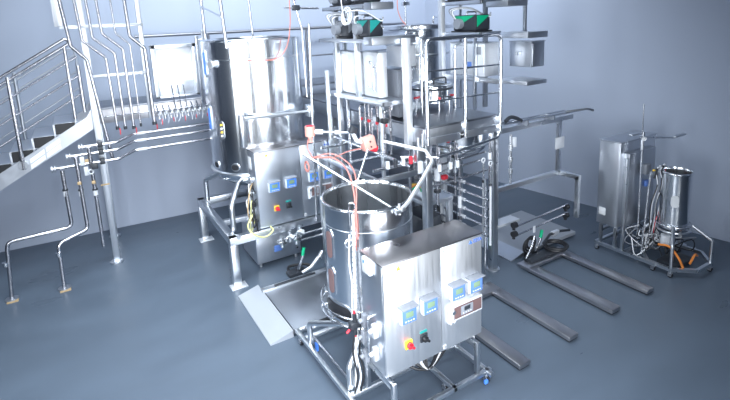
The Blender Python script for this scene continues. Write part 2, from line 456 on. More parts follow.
M().box(.06, 7.09, 1.46, .14, 7.14, 1.54, .01).build('valve_body', DARK, v)
for x, z, lab in ((-.1, 1.30, 'amber tape on the inner drain pipe that bends left'), (.06, 1.28, 'amber tape low on the short vertical drop pipe'), (.02, 1.58, 'amber tape between the upper two transfer pipes at left')):
    tag(M(loc=(x, 7.14, z)).box(x - .022, 7.13, z - .02, x + .022, 7.145, z + .02, .003).build('label_tape', AMBER), lab, 'tape', 'amber tapes on the drain pipes')
t_ = M(loc=(.20, 7.35, 1.16)).box(.14, 7.352, 1.15, .25, 7.358, 1.17)
tag(t_.build('label_tape', AMBER), 'amber tape band around the left platform post', 'tape')
for x, lab in ((-.03, 'white identification tag hanging left on transfer pipes'), (.0, 'lower white identification tag hanging on transfer pipes')):
    dz = 0 if x < -.01 else -.14
    tag(M(loc=(x, 7.16, 1.58 + dz)).box(x - .025, 7.15, 1.52 + dz, x + .025, 7.157, 1.64 + dz, .003).build('pipe_tag', WHITE), lab, 'tag')

# hanging steel tray + drop tubes
tr = thing('steel_tray_box', 'open bright steel box hung on edge above the platform left of big tank', 'box', (1.27, 7.34, 2.25))
x0, x1, z0, z1 = .97, 1.57, 2.26, 3.0
M().box(x0, 7.40, z0, x1, 7.41, z1, .003).build('back_panel', WHITEST, tr)
fm = M()
fm.box(x0, 7.28, z1 - .05, x1, 7.40, z1, .004).box(x0, 7.28, z0, x1, 7.40, z0 + .03, .004)
fm.box(x0, 7.28, z0, x0 + .06, 7.40, z1, .004).box(x1 - .05, 7.28, z0, x1, 7.40, z1, .004)
fm.build('frame', SHEET, tr)
M().box(x0 + .06, 7.385, z0 + .03, x1 - .05, 7.40, z0 + .21, .003).build('lower_panel', DULL, tr)
text_mesh('S', 'marking', (1.27, 7.383, 2.41), .09, PAPER, tr)
rnd = random.Random(3)
for i in range(9):
    x = 0.98 + i * .078
    zt = 2.44 if i in (3, 4, 5) else 2.18
    desc = ['first', 'second', 'third', 'fourth', 'fifth', 'sixth', 'seventh', 'eighth', 'ninth'][i]
    s_ = thing('sampling_valve', desc + ' small sampling valve from the left under the hung steel box', 'valve', (x, 7.33, 1.95), 'sampling valves along the platform edge')
    M().tube([(x - .03, 7.26, zt), (x, 7.30, 2.07), (x + .01, 7.30, 1.97)], .009, .03, 8).build('stem', TUBE, s_)
    M().cyl((x - .012, 7.31, 2.03), (x + .035, 7.31, 2.06), .017, 10).cyl((x, 7.31, 1.97), (x, 7.31, 2.01), .02, 10).build('valve_body', DULL, s_)
    M().hose([(x, 7.29, 2.02), (x + .03, 7.27, 2.05), (x + .045, 7.27, 1.98), (x + .01 + .02 * (i % 3), 7.27, 1.91)], .004, 6, 5).build('hose', SILI, s_)
    if i % 2 == 0: M().box(x + .02, 7.25, 1.87 + rnd.random() * .1, x + .03, 7.255, 1.98, .001).build('tag', RED, s_)

# ================================================================ VESSELS
def tank(name, label, c, R, ztop, zbot, dome=0.0, lip=0.02, wall=0.02, group=None, floor_in=0.5):
    t = thing(name, label, 'tank', (c[0], c[1], zbot - dome))
    cc = (c[0], c[1], 0)
    pr = []
    if dome > 0:
        for k in range(7):
            a = PI / 2 * k / 6
            pr.append((R * .97 * math.sin(a), zbot - dome * math.cos(a)))
    else: pr += [(0, zbot)]
    pr += [(R, zbot), (R, ztop - .03)]
    # rolled lip
    for k in range(1, 7):
        a = -PI / 2 + PI * k / 6
        pr.append((R - wall / 2 + math.cos(a) * (wall / 2 + lip * .5), ztop - .015 + math.sin(a) * .015))
    pr += [(R - wall, ztop - .03), (R - wall, ztop - floor_in), (0, ztop - floor_in - .05)]
    M().lathe(pr, cc, 96).build('shell', POLISH, t)
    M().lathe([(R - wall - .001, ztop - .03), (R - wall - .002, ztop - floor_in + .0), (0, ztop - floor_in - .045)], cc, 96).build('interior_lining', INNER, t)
    return t
# --- big rear tank
TR = (2.14, 6.54); RR = .65
t = tank('large_tank', 'largest open polished steel tank standing on the rear table', TR, RR, 3.05, 1.30, .28, floor_in=.8)
M().ring((*TR, 2.80), RR + .002, .004, n=96).build('weld_seam', STEEL, t)
M().ring((*TR, 1.31), RR + .012, .02, n=96).build('bottom_band', STEEL, t)
a = math.radians(215)
def pol(c, R, a, z): return (c[0] + R * math.cos(a), c[1] + R * math.sin(a), z)
for (an, z0_, z1_) in ((187, 2.58, 2.93), (186, 1.86, 2.20)):
    M().patch((*TR, 0), RR, math.radians(an), z0_, z1_, .07, .012).build('window_frame', STEEL, t)
    M().patch((*TR, 0), RR + .008, math.radians(an), z0_ + .03, z1_ - .03, .05, .01).build('sight_window', BLUE, t)
a = math.radians(205)
M().cyl(pol(TR, RR - .01, a, 2.75), pol(TR, RR + .06, a, 2.75), .035).cyl(pol(TR, RR + .04, a, 2.75), pol(TR, RR + .06, a, 2.75), .05).build('nozzle', WHITEST, t)
M().patch((*TR, 0), RR, math.radians(207), 1.78, 2.02, .075, .010).build('name_plate', DULL, t)
for k in range(4):
    p_ = pol(TR, RR + .014, math.radians(209), 1.83 + k * .048)
    M().box(p_[0] - .02, p_[1] - .006, p_[2] - .012, p_[0] + .02, p_[1] + .002, p_[2] + .012).build('plate_marking', YEL if k % 2 else PAPER, t)
# mounting belt in front, with open drum bottom below it
M().cyl((1.72, 5.86, 2.08), (2.66, 5.86, 2.06), .022).build('belt_bar', STEEL, t)
M().box(1.69, 5.82, 1.72, 1.75, 5.92, 2.13, .01).build('belt_bracket', STEEL, t)
M().box(2.62, 5.84, 1.98, 2.70, 5.98, 2.14, .01).build('belt_bracket', STEEL, t)
M().patch((*TR, 0), RR, math.radians(264), 1.72, 2.04, .40, .03, rad=.10).build('front_jacket', POLISH, t)
for an in (192, 222):
    M().patch((*TR, 0), RR, math.radians(an), 1.36, 1.47, .09, .012).build('skirt_frame', STEEL, t)
    M().patch((*TR, 0), RR + .006, math.radians(an), 1.38, 1.45, .075, .01).build('skirt_opening_shade', RUBBER, t)  # black patch painted as the shade inside an opening that is not cut
for (an, fx, fy) in ((215, 1.50, 5.90), (150, 1.50, 7.25), (320, 2.85, 5.95), (35, 2.85, 7.2)):
    a_ = math.radians(an)
    M().tube([pol(TR, .50, a_, 1.20), (fx, fy, .98), (fx, fy, .66)], .034, .05).build('leg', STEEL, t)
M().ring(pol(TR, .58, math.radians(200), 1.25), .11, .006, 'z', 20).build('wire_hoop', TUBE, t)
# guide poles above it
ld = thing('access_ladder', 'narrow tubular ladder rising from the rim of the big tank', 'ladder', (1.75, 6.6, 3.05))
M().cyl((1.68, 7.1, 3.04), (1.66, 7.1, 4.4), .022).build('stile', TUBE, ld)
M().cyl((1.68, 6.07, 2.95), (1.62, 6.07, 4.4), .022).build('stile', TUBE, ld)
M().cyl((1.66, 7.1, 3.5), (1.65, 6.07, 3.33), .014).build('rung', TUBE, ld)
tag(M(loc=(2.16, 7.14, 3.05)).cyl((2.38, 7.14, 3.03), (2.33, 7.14, 4.4), .016).build('dip_tube', TUBE), 'thin vertical dip tube rising from the middle of the big tank', 'tube')
dt = thing('dip_tube', 'thin vertical dip tube with cross arm at the right rim of the big tank', 'tube', (2.72, 6.2, 2.9))
M().tube([(2.76, 6.18, 2.2), (2.75, 6.18, 3.12), (2.64, 6.18, 3.6), (2.62, 6.18, 4.4)], .014, .1).build('pipe_run', TUBE, dt)
M().cyl((2.5, 6.15, 3.42), (3.0, 6.15, 3.40), .014).build('cross_arm', TUBE, dt)
M().box(2.62, 6.12, 3.38, 2.72, 6.18, 3.45, .01).build('clamp', DARK, dt)
c_ = M(loc=(2.4, 5.9, 3.0)); c_.hose([(2.47, 5.85, 3.9), (2.46, 5.85, 3.5), (2.45, 5.86, 3.2), (2.38, 5.86, 2.92), (2.22, 5.87, 2.78), (1.95, 5.88, 2.79), (1.74, 5.90, 2.80), (1.69, 5.93, 2.72), (1.71, 5.93, 2.3), (1.74, 5.88, 1.9), (1.75, 5.86, 1.72)], .007)
tag(c_.build('sensor_cable', PINKC), 'salmon cable draped across the front of the big rear tank', 'cable')

# --- rear table
tb = thing('support_table', 'heavy square-tube steel table carrying the big tank and rear cabinet', 'table', (2.3, 6.5, 0))
zt = .66; L = (1.43, 5.72, 3.04, 7.38)
for a_, b_ in (((L[0], L[1]), (L[2], L[1])), ((L[0], L[3]), (L[2], L[3])), ((L[0], L[1]), (L[0], L[3])), ((L[2], L[1]), (L[2], L[3]))):
    M().box(a_[0] - .05, a_[1] - .05, zt - .10, b_[0] + .05, b_[1] + .05, zt, .006).build('rail', STEEL, tb)
for x in (L[0], L[2]):
    for yy in (L[1], L[3]):
        M().box(x - .048, yy - .048, .02, x + .048, yy + .048, zt - .1, .006).build('leg', STEEL, tb)
        M().box(x - .09, yy - .10, 0, x + .11, yy + .05, .015, .003).cyl((x, yy, .015), (x, yy, .05), .03).build('foot_plate', WHITEST, tb)
M().box(1.48, 6.3, zt - .08, 2.99, 6.38, zt - .01, .004).build('cross_beam', DULL, tb)
M().cyl((1.49, 5.69, .66), (1.49, 5.65, .66), .0275).build('bolt', DULL, tb)
for z in (.62 - .12, .44 - .02):
    tag(M(loc=(2.6, 5.55, z)).cyl((2.27, 5.60, z + .0), (3.0, 5.60, z + .0), .014).build('process_pipe', TUBE), ('upper' if z > .45 else 'lower') + ' horizontal process pipe in front of the rear table', 'pipe')
vc = thing('valve_cluster', 'cluster of small steel diaphragm valves in front of the rear table rail', 'valve', (2.15, 5.58, .5))
M().cyl((1.95, 5.60, .49), (2.3, 5.60, .50), .02).build('manifold', TUBE, vc)
for k, (x, z) in enumerate(((2.02, .47), (2.13, .52), (2.22, .46), (2.27, .55))):
    M().cyl((x, 5.60, z - .07), (x, 5.60, z + .07), .026, 12).cyl((x - .05, 5.58, z), (x + .05, 5.58, z), .018, 10).build('valve_body', STEEL, vc)
    M().cyl((x, 5.56, z + .02), (x, 5.50, z + .03), .024, 12).build('valve_knob', WHITE if k % 2 else DARK, vc)

# ================================================================ CONTROL CABINETS
def cabinet(label, x0, y0, z0, w, d, h, split, face, cat='control cabinet'):
    c = thing('control_cabinet', label, cat, (x0 + w / 2, y0 + d / 2, z0))
    X = lambda u: x0 + u * w / 1.006
    Z = lambda v: z0 + v * h / .95
    M().box(x0, y0 + .022, z0, x0 + w, y0 + d, z0 + h - .012, .006).build('body', SHEET, c)
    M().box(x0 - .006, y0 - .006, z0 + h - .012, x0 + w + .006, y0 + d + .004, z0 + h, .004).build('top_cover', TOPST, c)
    xs = x0 + split
    dl = M().box(x0 + .002, y0, z0 + .004, xs - .003, y0 + .022, z0 + h - .016, .005).build('door', face, c)
    dr = M().box(xs + .003, y0, z0 + .004, x0 + w - .002, y0 + .022, z0 + h - .016, .005).build('door', face, c)
    for (u, v, dd) in ((.195, .50, dl), (.405, .508, dl), (.70, .522, dr), (.895, .52, dr)):
        a_, b_ = X(u), Z(v)
        tm = M().box(a_ - .075, y0 - .05, b_ - .068, a_ + .075, y0, b_ + .068, .012).build('transmitter', WHITE, dd)
        M().box(a_ - .066, y0 - .056, b_ - .058, a_ + .066, y0 - .049, b_ + .055, .004).build('bezel', BLUE if y0 > 4 else BLUE2, dd)
        M().box(a_ - .038, y0 - .059, b_ - .012, a_ + .038, y0 - .055, b_ + .038, .002).build('screen', LCD, dd)
        for k in range(4):
            M().box(a_ - .045 + k * .025, y0 - .0585, b_ - .045, a_ - .030 + k * .025, y0 - .055, b_ - .034, .001).build('button', PAPER, dd)
        M().box(a_ - .078, y0 - .075, b_ + .066, a_ + .078, y0, b_ + .078, .004).build('visor', GREY, dd)
    # paper-less recorder window
    a0, a1, b0, b1 = X(.635), X(.985), Z(.255), Z(.395)
    M().box(a0, y0 - .03, b0, a1, y0, b1, .006).build('recorder_frame', WHITE, dr)
    M().box(a0 + .03, y0 - .034, b0 + .018, a1 - .012, y0 - .029, b1 - .014, .003).build('recorder_window', BROWN, dr)
    M().box(a0 + .10, y0 - .040, b0 + .035, a0 + .235, y0 - .033, b1 - .025, .005).build('recorder_panel', GREY, dr)
    M().box(a0 + .135, y0 - .043, b0 + .070, a0 + .200, y0 - .039, b1 - .033, .002).build('recorder_screen', DARK, dr)
    for k in range(4): M().cyl((a0 + .125 + k * .027, y0 - .043, b0 + .052), (a0 + .125 + k * .027, y0 - .039, b0 + .052), .006, 8).build('recorder_button', PAPER, dr)
    M().cyl((a0 + .012, y0 - .032, b1 - .04), (a0 + .012, y0 - .055, b1 - .04), .018).build('latch', STEEL, dr)
    M().cyl((a0 + .012, y0 - .032, b0 + .02), (a0 + .012, y0 - .055, b0 + .02), .012).build('latch', WHITE, dr)
    M().prism([(a0 - .02, y0 - .005, b0 - .01), (a0 + .0, y0 - .005, b0 - .01), (a0 + .0, y0 - .04, b0 - .01), (a0 - .02, y0 - .03, b0 - .01)], (0, 0, b1 - b0)).build('hinge', WHITE, dr)
    # rotary switches
    for (u, v, base, knob, nm) in ((.215, .215, YEL, RED, 'main_switch'), (.365, .215, DARK, RUBBER, 'selector_switch')):
        a_, b_ = X(u), Z(v)
        s_ = M().box(a_ - .036, y0 - .012, b_ - .036, a_ + .036, y0, b_ + .036, .008).build(nm, base, dl)
        M().cyl((a_, y0 - .012, b_), (a_, y0 - .035, b_), .026).box(a_ - .034, y0 - .055, b_ - .010, a_ + .034, y0 - .03, b_ + .010, .005, Matrix.Rotation(math.radians(35), 3, 'Y')).build('switch_knob', knob, dl)
    M().box(X(.33), y0 - .003, Z(.258), X(.40), y0, Z(.278), .001).build('switch_label', TEAL, dl)
    for v in (.905, .85):
        M().box(X(.03), y0 - .002, Z(v) - .017, X(.088), y0, Z(v) + .017, .001).build('label_plate', PAPER, dl)
        M().box(X(.04), y0 - .003, Z(v) - .003, X(.078), y0 - .0015, Z(v) + .003).build('label_print', GREY, dl)
    M().prism([(X(.118), y0 - .004, Z(.876)), (X(.16), y0 - .004, Z(.876)), (X(.139), y0 - .004, Z(.917))], (0, .003, 0)).build('warning_triangle', YEL, dl)
    M().prism([(X(.1355), y0 - .006, Z(.883)), (X(.1425), y0 - .006, Z(.883)), (X(.139), y0 - .006, Z(.905))], (0, .002, 0)).build('warning_print', INKD, dl)
    for v in (.90, .04):
        M().box(xs + .010, y0 - .004, Z(v) - .018, xs + .042, y0, Z(v) + .018, .002).build('lock_plate', PAPER, dr)
        M().cyl((xs + .026, y0 - .008, Z(v)), (xs + .026, y0 - .002, Z(v)), .008, 12).build('lock', GREY, dr)
    a_, b_ = X(.945), Z(.895)
    text_mesh('ZETA', 'logo_lettering', (a_ + .008, y0 - .002, b_), .042, INK, dr)
    M().prism([(a_ - .085, y0 - .003, b_ - .014), (a_ - .05, y0 - .003, b_ - .014), (a_ - .0675, y0 - .003, b_ + .016)], (0, .003, 0)).build('logo_triangle', INK, dr)
    return c
cf = cabinet('front control cabinet with brightly lit doors on the mobile skid nearest the camera', 1.783, 2.836, .454, 1.006, .334, .95, .556, FRONTST)
o = M().box(1.745, 2.97, 1.27, 1.783, 3.09, 1.40, .01).build('junction_box', WHITE, cf)
M().box(1.743, 3.04, 1.355, 1.746, 3.06, 1.38).build('sticker', BLUE, o)
for k, (yy, z) in enumerate(((3.10, .84), (2.95, .83), (3.12, .68), (2.95, .63), (3.10, .52))):
    q = M().box(1.735, yy - .025, z - .07, 1.783, yy + .025, z + .045, .01)
    q.cyl((1.735, yy, z), (1.705, yy, z - .01), .018).build('plug_socket', WHITEST if k % 2 else GREY, cf)
M().tube([(1.783, 3.02, .90), (1.74, 3.02, .90), (1.74, 3.02, .55)], .012, .03).build('conduit', TUBE, cf)
cr = cabinet('rear control cabinet with shaded doors standing on the table below the big tank', 1.785, 5.70, .67, 1.10, .34, 1.005, .60, REARST)
M().box(1.780, 5.85, 1.42, 1.785, 5.96, 1.58, .003).build('side_label', PAPER, cr)
for k in range(5):
    yy = 5.80 + .05 * (k % 3); z = 1.30 - k * .11
    M().box(1.74, yy, z - .03, 1.785, yy + .045, z + .03, .006).build('cable_gland', DARK if k % 2 else STEEL, cr)
rnd = random.Random(5)
for k in range(9):
    yy = 5.62 + rnd.random() * .3; z = 1.3 - rnd.random() * .35
    pts = [(1.775, yy + .12, z), (1.70, yy, z - .08 + rnd.random() * .2), (1.64 + rnd.random() * .1, yy - .02, z - .3), (1.68 + rnd.random() * .1, yy + .1, .78), (1.76, yy + .15, .72)]
    M().hose(pts, .006 + .004 * rnd.random()).build('cable', [RUBBER, RUBBER, SILI, YGR, DARK, SILI, RUBBER, AMBER, RUBBER][k], cr)
M().hose([(1.70, 5.62, .95), (1.60, 5.60, .80), (1.66, 5.58, .68), (1.80, 5.60, .60), (1.92, 5.63, .64), (1.9, 5.66, .70)], .011).build('cable', YGR, cr, label='yellow green earth cable')

# low box cabinet under the table
lb = thing('floor_cabinet', 'low grey steel box cabinet standing on the floor under the rear table', 'cabinet', (2.1, 6.27, 0))
M().box(1.79, 5.97, .06, 2.42, 6.58, .54, .008).build('body', SHEET, lb)
M().box(1.80, 5.962, .09, 2.41, 5.97, .53, .003).build('door', SHEET, lb)
M().box(2.03, 5.957, .18, 2.14, 5.963, .27, .002).build('sticker', BLUE2, lb)
M().cyl((2.36, 5.962, .16), (2.36, 5.945, .16), .012).build('lock', DARK, lb)
for x in (1.85, 2.36):
    for yy in (6.03, 6.52): M().cyl((x, yy, 0), (x, yy, .06), .022).build('foot', DULL, lb)

# ================================================================ FLOOR SCALE + RAMP (left)
sc = thing('floor_scale', 'flat dark floor scale platform behind the front mobile skid', 'scale', (2.1, 4.82, 0))
M().box(1.625, 4.36, .02, 2.62, 5.24, .075, .004).build('weighing_plate', DECK, sc)
M().box(1.60, 5.24, .01, 2.64, 5.33, .095, .006).build('edge_rail', DULL, sc)
M().box(1.76, 5.25, .095, 2.3, 5.29, .11, .004).build('cable_cover', DARK, sc)
for x in (1.67, 2.57):
    for yy in (4.42, 5.2): M().cyl((x, yy, 0), (x, yy, .02), .03).build('foot', DARK, sc)
rp = thing('loading_ramp', 'light grey sloping ramp plate left of the dark floor scale', 'ramp', (1.49, 4.92, 0))
M().prism([(1.36, 4.36, .0), (1.615, 4.36, .0), (1.615, 4.36, .075), (1.36, 4.36, .012)], (0, 1.10, 0)).build('ramp_plate', ALU, rp)
def lever(label, x, y, col, dark=True):
    l = thing('pallet_truck_handle', label, 'handle', (x, y, 0))
    M().box(x - .14, y - .03, .0, x + .10, y + .10, .05, .01).cyl((x, y + .02, .05), (x, y + .02, .09), .03).build('base', DARK, l)
    M().tube([(x, y, .08), (x + .06, y - .02, .24), (x + .08, y - .02, .30)], .018, .03).build('lever_arm', TUBE, l)
    M().cyl((x + .065, y - .02, .26), (x + .09, y - .02, .36), .021).build('grip', col, l)
    return l
l = lever('small hand lever with green grip on the floor behind the left scale', 2.18, 5.52, GREEN)
l = thing('drain_hose_fitting', 'white jointed metal fitting lying on the floor behind the left scale', 'fitting', (2.35, 5.50, 0))
M().tube([(2.22, 5.49, .03), (2.34, 5.47, .08), (2.47, 5.45, .22)], .022, .02).build('arm', WHITEST, l)
M().cyl((2.45, 5.43, .20), (2.51, 5.45, .26), .035).build('coupling', STEEL, l)
M().hose([(2.22, 5.50, .03), (2.10, 5.58, .03), (2.12, 5.70, .05), (2.3, 5.66, .05), (2.4, 5.60, .03)], .018).build('hose', RUBBER, l)

# ================================================================ FRONT MOBILE SKID
sk = thing('mobile_skid', 'tubular steel mobile frame on casters carrying front tank and cabinet', 'skid frame', (2.2, 3.5, 0))
zb = .125
M().box(1.61, 2.76, zb - .04, 1.65, 4.30, zb, .005).build('side_rail', STEEL, sk)
M().box(2.40, 2.76, zb - .04, 2.44, 4.30, zb, .005).build('side_rail', STEEL, sk)
M().box(1.65, 4.26, zb - .04, 2.75, 4.30, zb, .005).build('cross_rail', STEEL, sk)
M().box(1.65, 4.10, zb - .04, 2.40, 4.14, zb, .005).build('cross_rail', STEEL, sk)
M().box(1.65, 3.18, zb - .04, 2.85, 3.22, zb, .005).build('cross_rail', STEEL, sk)
M().box(1.65, 2.76, zb - .04, 2.84, 2.80, zb, .005).build('cross_rail', STEEL, sk)
M().box(2.78, 2.72, zb - .04, 2.82, 3.26, zb, .005).build('end_rail', STEEL, sk)
for x in (1.80, 2.68):
    fr_ = M().box(x, 2.80, .36, x + .04, 3.40, .42, .004).box(x, 2.78, zb, x + .04, 2.82, .42, .004)
    fr_.box(x, 3.18, zb, x + .04, 3.22, .38, .004)
    fr_.build('cabinet_bracket', STEEL, sk)
    for yy in (2.92, 3.12): M().cyl((x + .02, yy, .42), (x + .02, yy, .454), .03).build('vibration_mount', DULL, sk)
M().cyl((2.74, 2.95, .36), (2.78, 2.95, .36), .04).cyl((2.74, 3.05, .33), (2.80, 3.05, .33), .03).build('release_knob', WHITEST, sk)
M().box(1.70, 4.18, zb + .0, 2.30, 4.25, zb + .03, .006).build('guide_rail', DULL, sk)
M().box(1.80, 4.19, zb + .03, 1.98, 4.235, zb + .05, .006).box(2.08, 4.19, zb + .03, 2.2, 4.235, zb + .05, .006).build('guide_block', RUBBER, sk)
for (x, yy) in ((1.63, 4.20), (1.63, 2.9), (2.79, 2.78), (2.70, 4.25), (2.42, 2.9)): caster(sk, x, yy, zb - .04, .034)
M().box(1.70, 3.98, .02, 1.725, 4.03, .10, .006).build('brake_pedal', BLUE, sk)
M().box(2.74, 2.74, .015, 2.78, 2.765, .05, .006).build('brake_pedal', BLUE, sk)
M().tube([(1.72, 4.13, .12), (1.72, 3.2, .12)], .014).build('tie_bar', TUBE, sk)
rnd = random.Random(9)
for k in range(5):
    M().hose([(2.1 + k * .05, 3.2, .46), (2.12 + k * .05, 3.05, .30 + .03 * k), (2.3, 2.98, .22), (2.45 + .03 * k, 3.05, .3), (2.55, 3.15, .44)], .012).build('cable', SILI if k == 2 else RUBBER, sk)

TF = (2.17, 3.68); RF = .412
t = tank('mobile_tank', 'open polished tank behind the front control cabinet, two sight slots in its side', TF, RF, 1.640, .54, .10, floor_in=.85)
M().ring((*TF, 1.44), RF + .002, .003, n=96).build('weld_seam', STEEL, t)
M().ring((*TF, .54), RF + .004, .010, n=96).build('bottom_band', STEEL, t)
for (z0_, z1_) in ((1.12, 1.42), (.78, 1.06)):
    M().patch((*TF, 0), RF, math.radians(183), z0_, z1_, .15, .008).build('window_frame', TUBE, t)
    M().patch((*TF, 0), RF + .006, math.radians(183), z0_ + .025, z1_ - .025, .10, .006).build('sight_window', BROWN, t)
M().patch((*TF, 0), RF, math.radians(190), .56, .74, .46, .008).build('skirt_frame', STEEL, t)
M().patch((*TF, 0), RF + .006, math.radians(190), .58, .72, .43, .006).build('skirt_opening_shade', RUBBER, t)  # opening is uncut; its dark inside is painted by this patch
M().ring((*TF, .58), RF + .06, .008, n=48, a0=math.radians(130), a1=math.radians(270)).build('bumper_hoop', TUBE, t)
M().ring((*TF, .66), RF + .06, .008, n=48, a0=math.radians(130), a1=math.radians(270)).build('bumper_hoop', TUBE, t)
for an in (132, 160, 190, 220, 250):
    M().cyl(pol(TF, RF + .06, math.radians(an), .56), pol(TF, RF + .06, math.radians(an), .66), .007, 8).cyl(pol(TF, RF, math.radians(an), .60), pol(TF, RF + .06, math.radians(an), .60), .007, 8).build('hoop_strut', TUBE, t)
for (an, fx, fy) in ((195, 1.66, 4.02), (228, 1.68, 3.26), (10, 2.66, 3.98), (300, 2.5, 3.30)):
    a_ = math.radians(an)
    p0 = pol(TF, .36, a_, .50)
    M().tube([p0, (fx, fy, .33), (fx, fy, .12)], .028, .04).build('leg', STEEL, t)
# sensor bracket on tank
M().tube([(1.825, 3.395, 1.38), (1.825, 3.395, 1.72), (1.870, 3.375, 1.72), (1.870, 3.375, 1.38)], .008, .02, 8).build('hook_bracket', TUBE, t)
M().ring((1.80, 3.385, 1.37), .035, .007, 'y', 16).build('lifting_ring', TUBE, t)
c_ = M(loc=(1.80, 3.34, 1.0))
c_.hose([(1.85, 3.375, 1.62), (1.845, 3.37, 1.30), (1.835, 3.365, 1.0), (1.80, 3.34, .7), (1.76, 3.28, .4), (1.72, 3.24, .14)], .012)
c_.hose([(1.81, 3.38, 1.45), (1.79, 3.37, 1.20), (1.80, 3.36, 1.0), (1.77, 3.33, .7)], .008)
for k in range(18):
    q_ = k / 17; c_.cyl((1.848 - .03 * q_, 3.37 - .02 * q_, 1.52 - .8 * q_), (1.846 - .03 * q_, 3.37 - .02 * q_, 1.49 - .8 * q_), .018, 8)
tag(c_.build('cable_chain', SILI), 'white cable bundle running down the tank beside the front cabinet', 'cable')
for k in range(3):
    x = 1.68 + .03 * k
    cc = M(loc=(x, 3.18, .5)).hose([(x + .06, 3.24, .80), (x + .03, 3.20, .65), (x, 3.18, .5), (x + .02, 3.16, .3), (x - .01, 3.17, .14)], .008)
    tag(cc.build('sensor_cable', [RUBBER, SILI, RUBBER][k]), ['black cable hanging left of the front cabinet plugs', 'thin white cable hanging between two black cables by the front cabinet', 'black cable hanging closest to the front cabinet plugs'][k], 'cable')
vb = thing('hose_valve', 'small black valve with red caps left of the front cabinet side', 'valve', (1.72, 3.28, .75))
M().cyl((1.72, 3.20, .66), (1.72, 3.20, .84), .018).box(1.67, 3.17, .72, 1.76, 3.23, .78, .01).build('valve_body', DARK, vb)
for z in (.64, .85): M().cyl((1.72, 3.20, z), (1.72, 3.20, z + .02), .011).build('cap', RED, vb)
M().cyl((1.64, 3.20, .70), (1.67, 3.20, .72), .011).build('cap', RED, vb)

# spray lances over the tank
sp = thing('spray_lance', 'long thin steel lance resting diagonally across the front tank mouth', 'lance', (2.24, 3.27, 1.66))
M().cyl((2.225, 3.235, 1.59), (1.76, 4.12, 2.00), .012).build('pipe_run', TUBE, sp)
sp = thing('spray_lance', 'bent steel lance rising right from the front tank rim towards the rack', 'lance', (2.26, 3.27, 1.66))
M().tube([(2.24, 3.24, 1.60), (2.38, 3.31, 1.63), (2.70, 3.5, 1.745), (2.90, 3.62, 1.83), (2.93, 3.76, 1.90), (2.67, 4.12, 1.97)], .017, .06).build('pipe_run', WHITEST, sp)
sp = thing('spray_lance', 'short steel lance from tank mouth up to the salmon block', 'lance', (2.2, 3.95, 1.64))
M().cyl((2.23, 3.95, 1.66), (2.49, 4.15, 1.91), .011).build('pipe_run', TUBE, sp)
nz = thing('lance_nozzle', 'small steel clamp joining the lances at the front tank rim', 'fitting', (2.24, 3.27, 1.66))
M().cyl((2.19, 3.24, 1.59), (2.29, 3.25, 1.605), .018).cyl((2.24, 3.25, 1.56), (2.24, 3.255, 1.66), .012).build('clamp', STEEL, nz)
# salmon sensor heads
s1 = thing('temperature_sensor', 'salmon plastic sensor head above the rear cabinet, at the arm end', 'sensor', (2.15, 4.80, 1.98))
M().cyl((2.15, 4.8, 1.99), (2.15, 4.8, 2.10), .055).cyl((2.15, 4.8, 1.92), (2.15, 4.8, 1.99), .026).build('housing', PINK, s1)
M().cyl((2.15, 4.8, 2.10), (2.15, 4.8, 2.105), .045).build('cap', RED, s1)
M().cyl((2.15, 4.80, 2.04), (2.52, 4.55, 2.01), .012).build('arm', TUBE, s1)
M().cyl((2.20, 4.77, 2.035), (2.27, 4.72, 2.03), .028).build('arm_coupling', WHITE, s1)
M().cyl((2.38, 4.65, 2.02), (2.43, 4.61, 2.02), .026).build('arm_coupling', WHITE, s1)
s2 = thing('temperature_sensor', 'salmon plastic block sensor with two black screws right of the arm', 'sensor', (2.53, 4.2, 1.9))
M().box(2.46, 4.16, 1.89, 2.60, 4.26, 2.03, .012, Matrix.Rotation(math.radians(-12), 3, 'Y')).build('housing', PINK, s2)
M().cyl((2.525, 4.155, 1.985), (2.525, 4.15, 1.985), .010, 10).cyl((2.535, 4.155, 1.93), (2.535, 4.15, 1.93), .010, 10).build('screw', DARK, s2)
M().tube([(2.50, 4.2, 1.97), (2.42, 4.25, 1.99), (2.40, 4.30, 2.08)], .022, .02).build('elbow', WHITE, s2)
M().box(2.37, 4.27, 2.06, 2.45, 4.33, 2.14, .01, Matrix.Rotation(.5, 3, 'Y')).build('connector', DARK, s2)
tag(M(loc=(2.70, 4.35, 1.83)).box(2.64, 4.36, 1.80, 2.76, 4.42, 1.88, .03, Matrix.Rotation(.4, 3, 'Y')).box(2.67, 4.37, 1.84, 2.74, 4.43, 1.91, .02).build('red_glove_cap', RED), 'crumpled red cap behind the salmon block sensor', 'cap')
pc = thing('sensor_cable', 'long salmon cable looped in a coil and drooping into the front tank hook', 'cable', (1.9, 4.1, 1.8))
q = M().hose([(2.12, 4.79, 1.96), (2.02, 4.6, 1.92), (1.92, 4.3, 1.93), (1.86, 4.10, 1.95), (1.96, 3.95, 1.97), (2.00, 3.80, 1.93), (1.97, 3.62, 1.88), (1.90, 3.42, 1.76), (1.86, 3.365, 1.6), (1.86, 3.36, 1.3)], .007)
q.hose([(2.45, 4.2, 1.92), (2.3, 4.22, 1.91), (2.1, 4.15, 1.90), (1.93, 4.12, 1.93)], .005)
q.build('cable_run', PINKC, pc)
q = M()
for k in range(3): q.ring((1.80 + .008 * k, 4.14 + .02 * k, 1.87 - .012 * k), .045, .006, 'x', 24)
q.build('cable_coil', PINKC, pc)
q = M(loc=(1.95, 4.0, 1.9)).hose([(1.84, 4.11, 1.95), (1.98, 4.0, 1.99), (2.05, 3.85, 1.95), (2.02, 3.62, 1.90), (1.92, 3.42, 1.79), (1.875, 3.36, 1.62), (1.875, 3.355, 1.40)], .006)
tag(q.build('sensor_cable', PINKC), 'second thinner salmon cable running beside the looped one', 'cable')

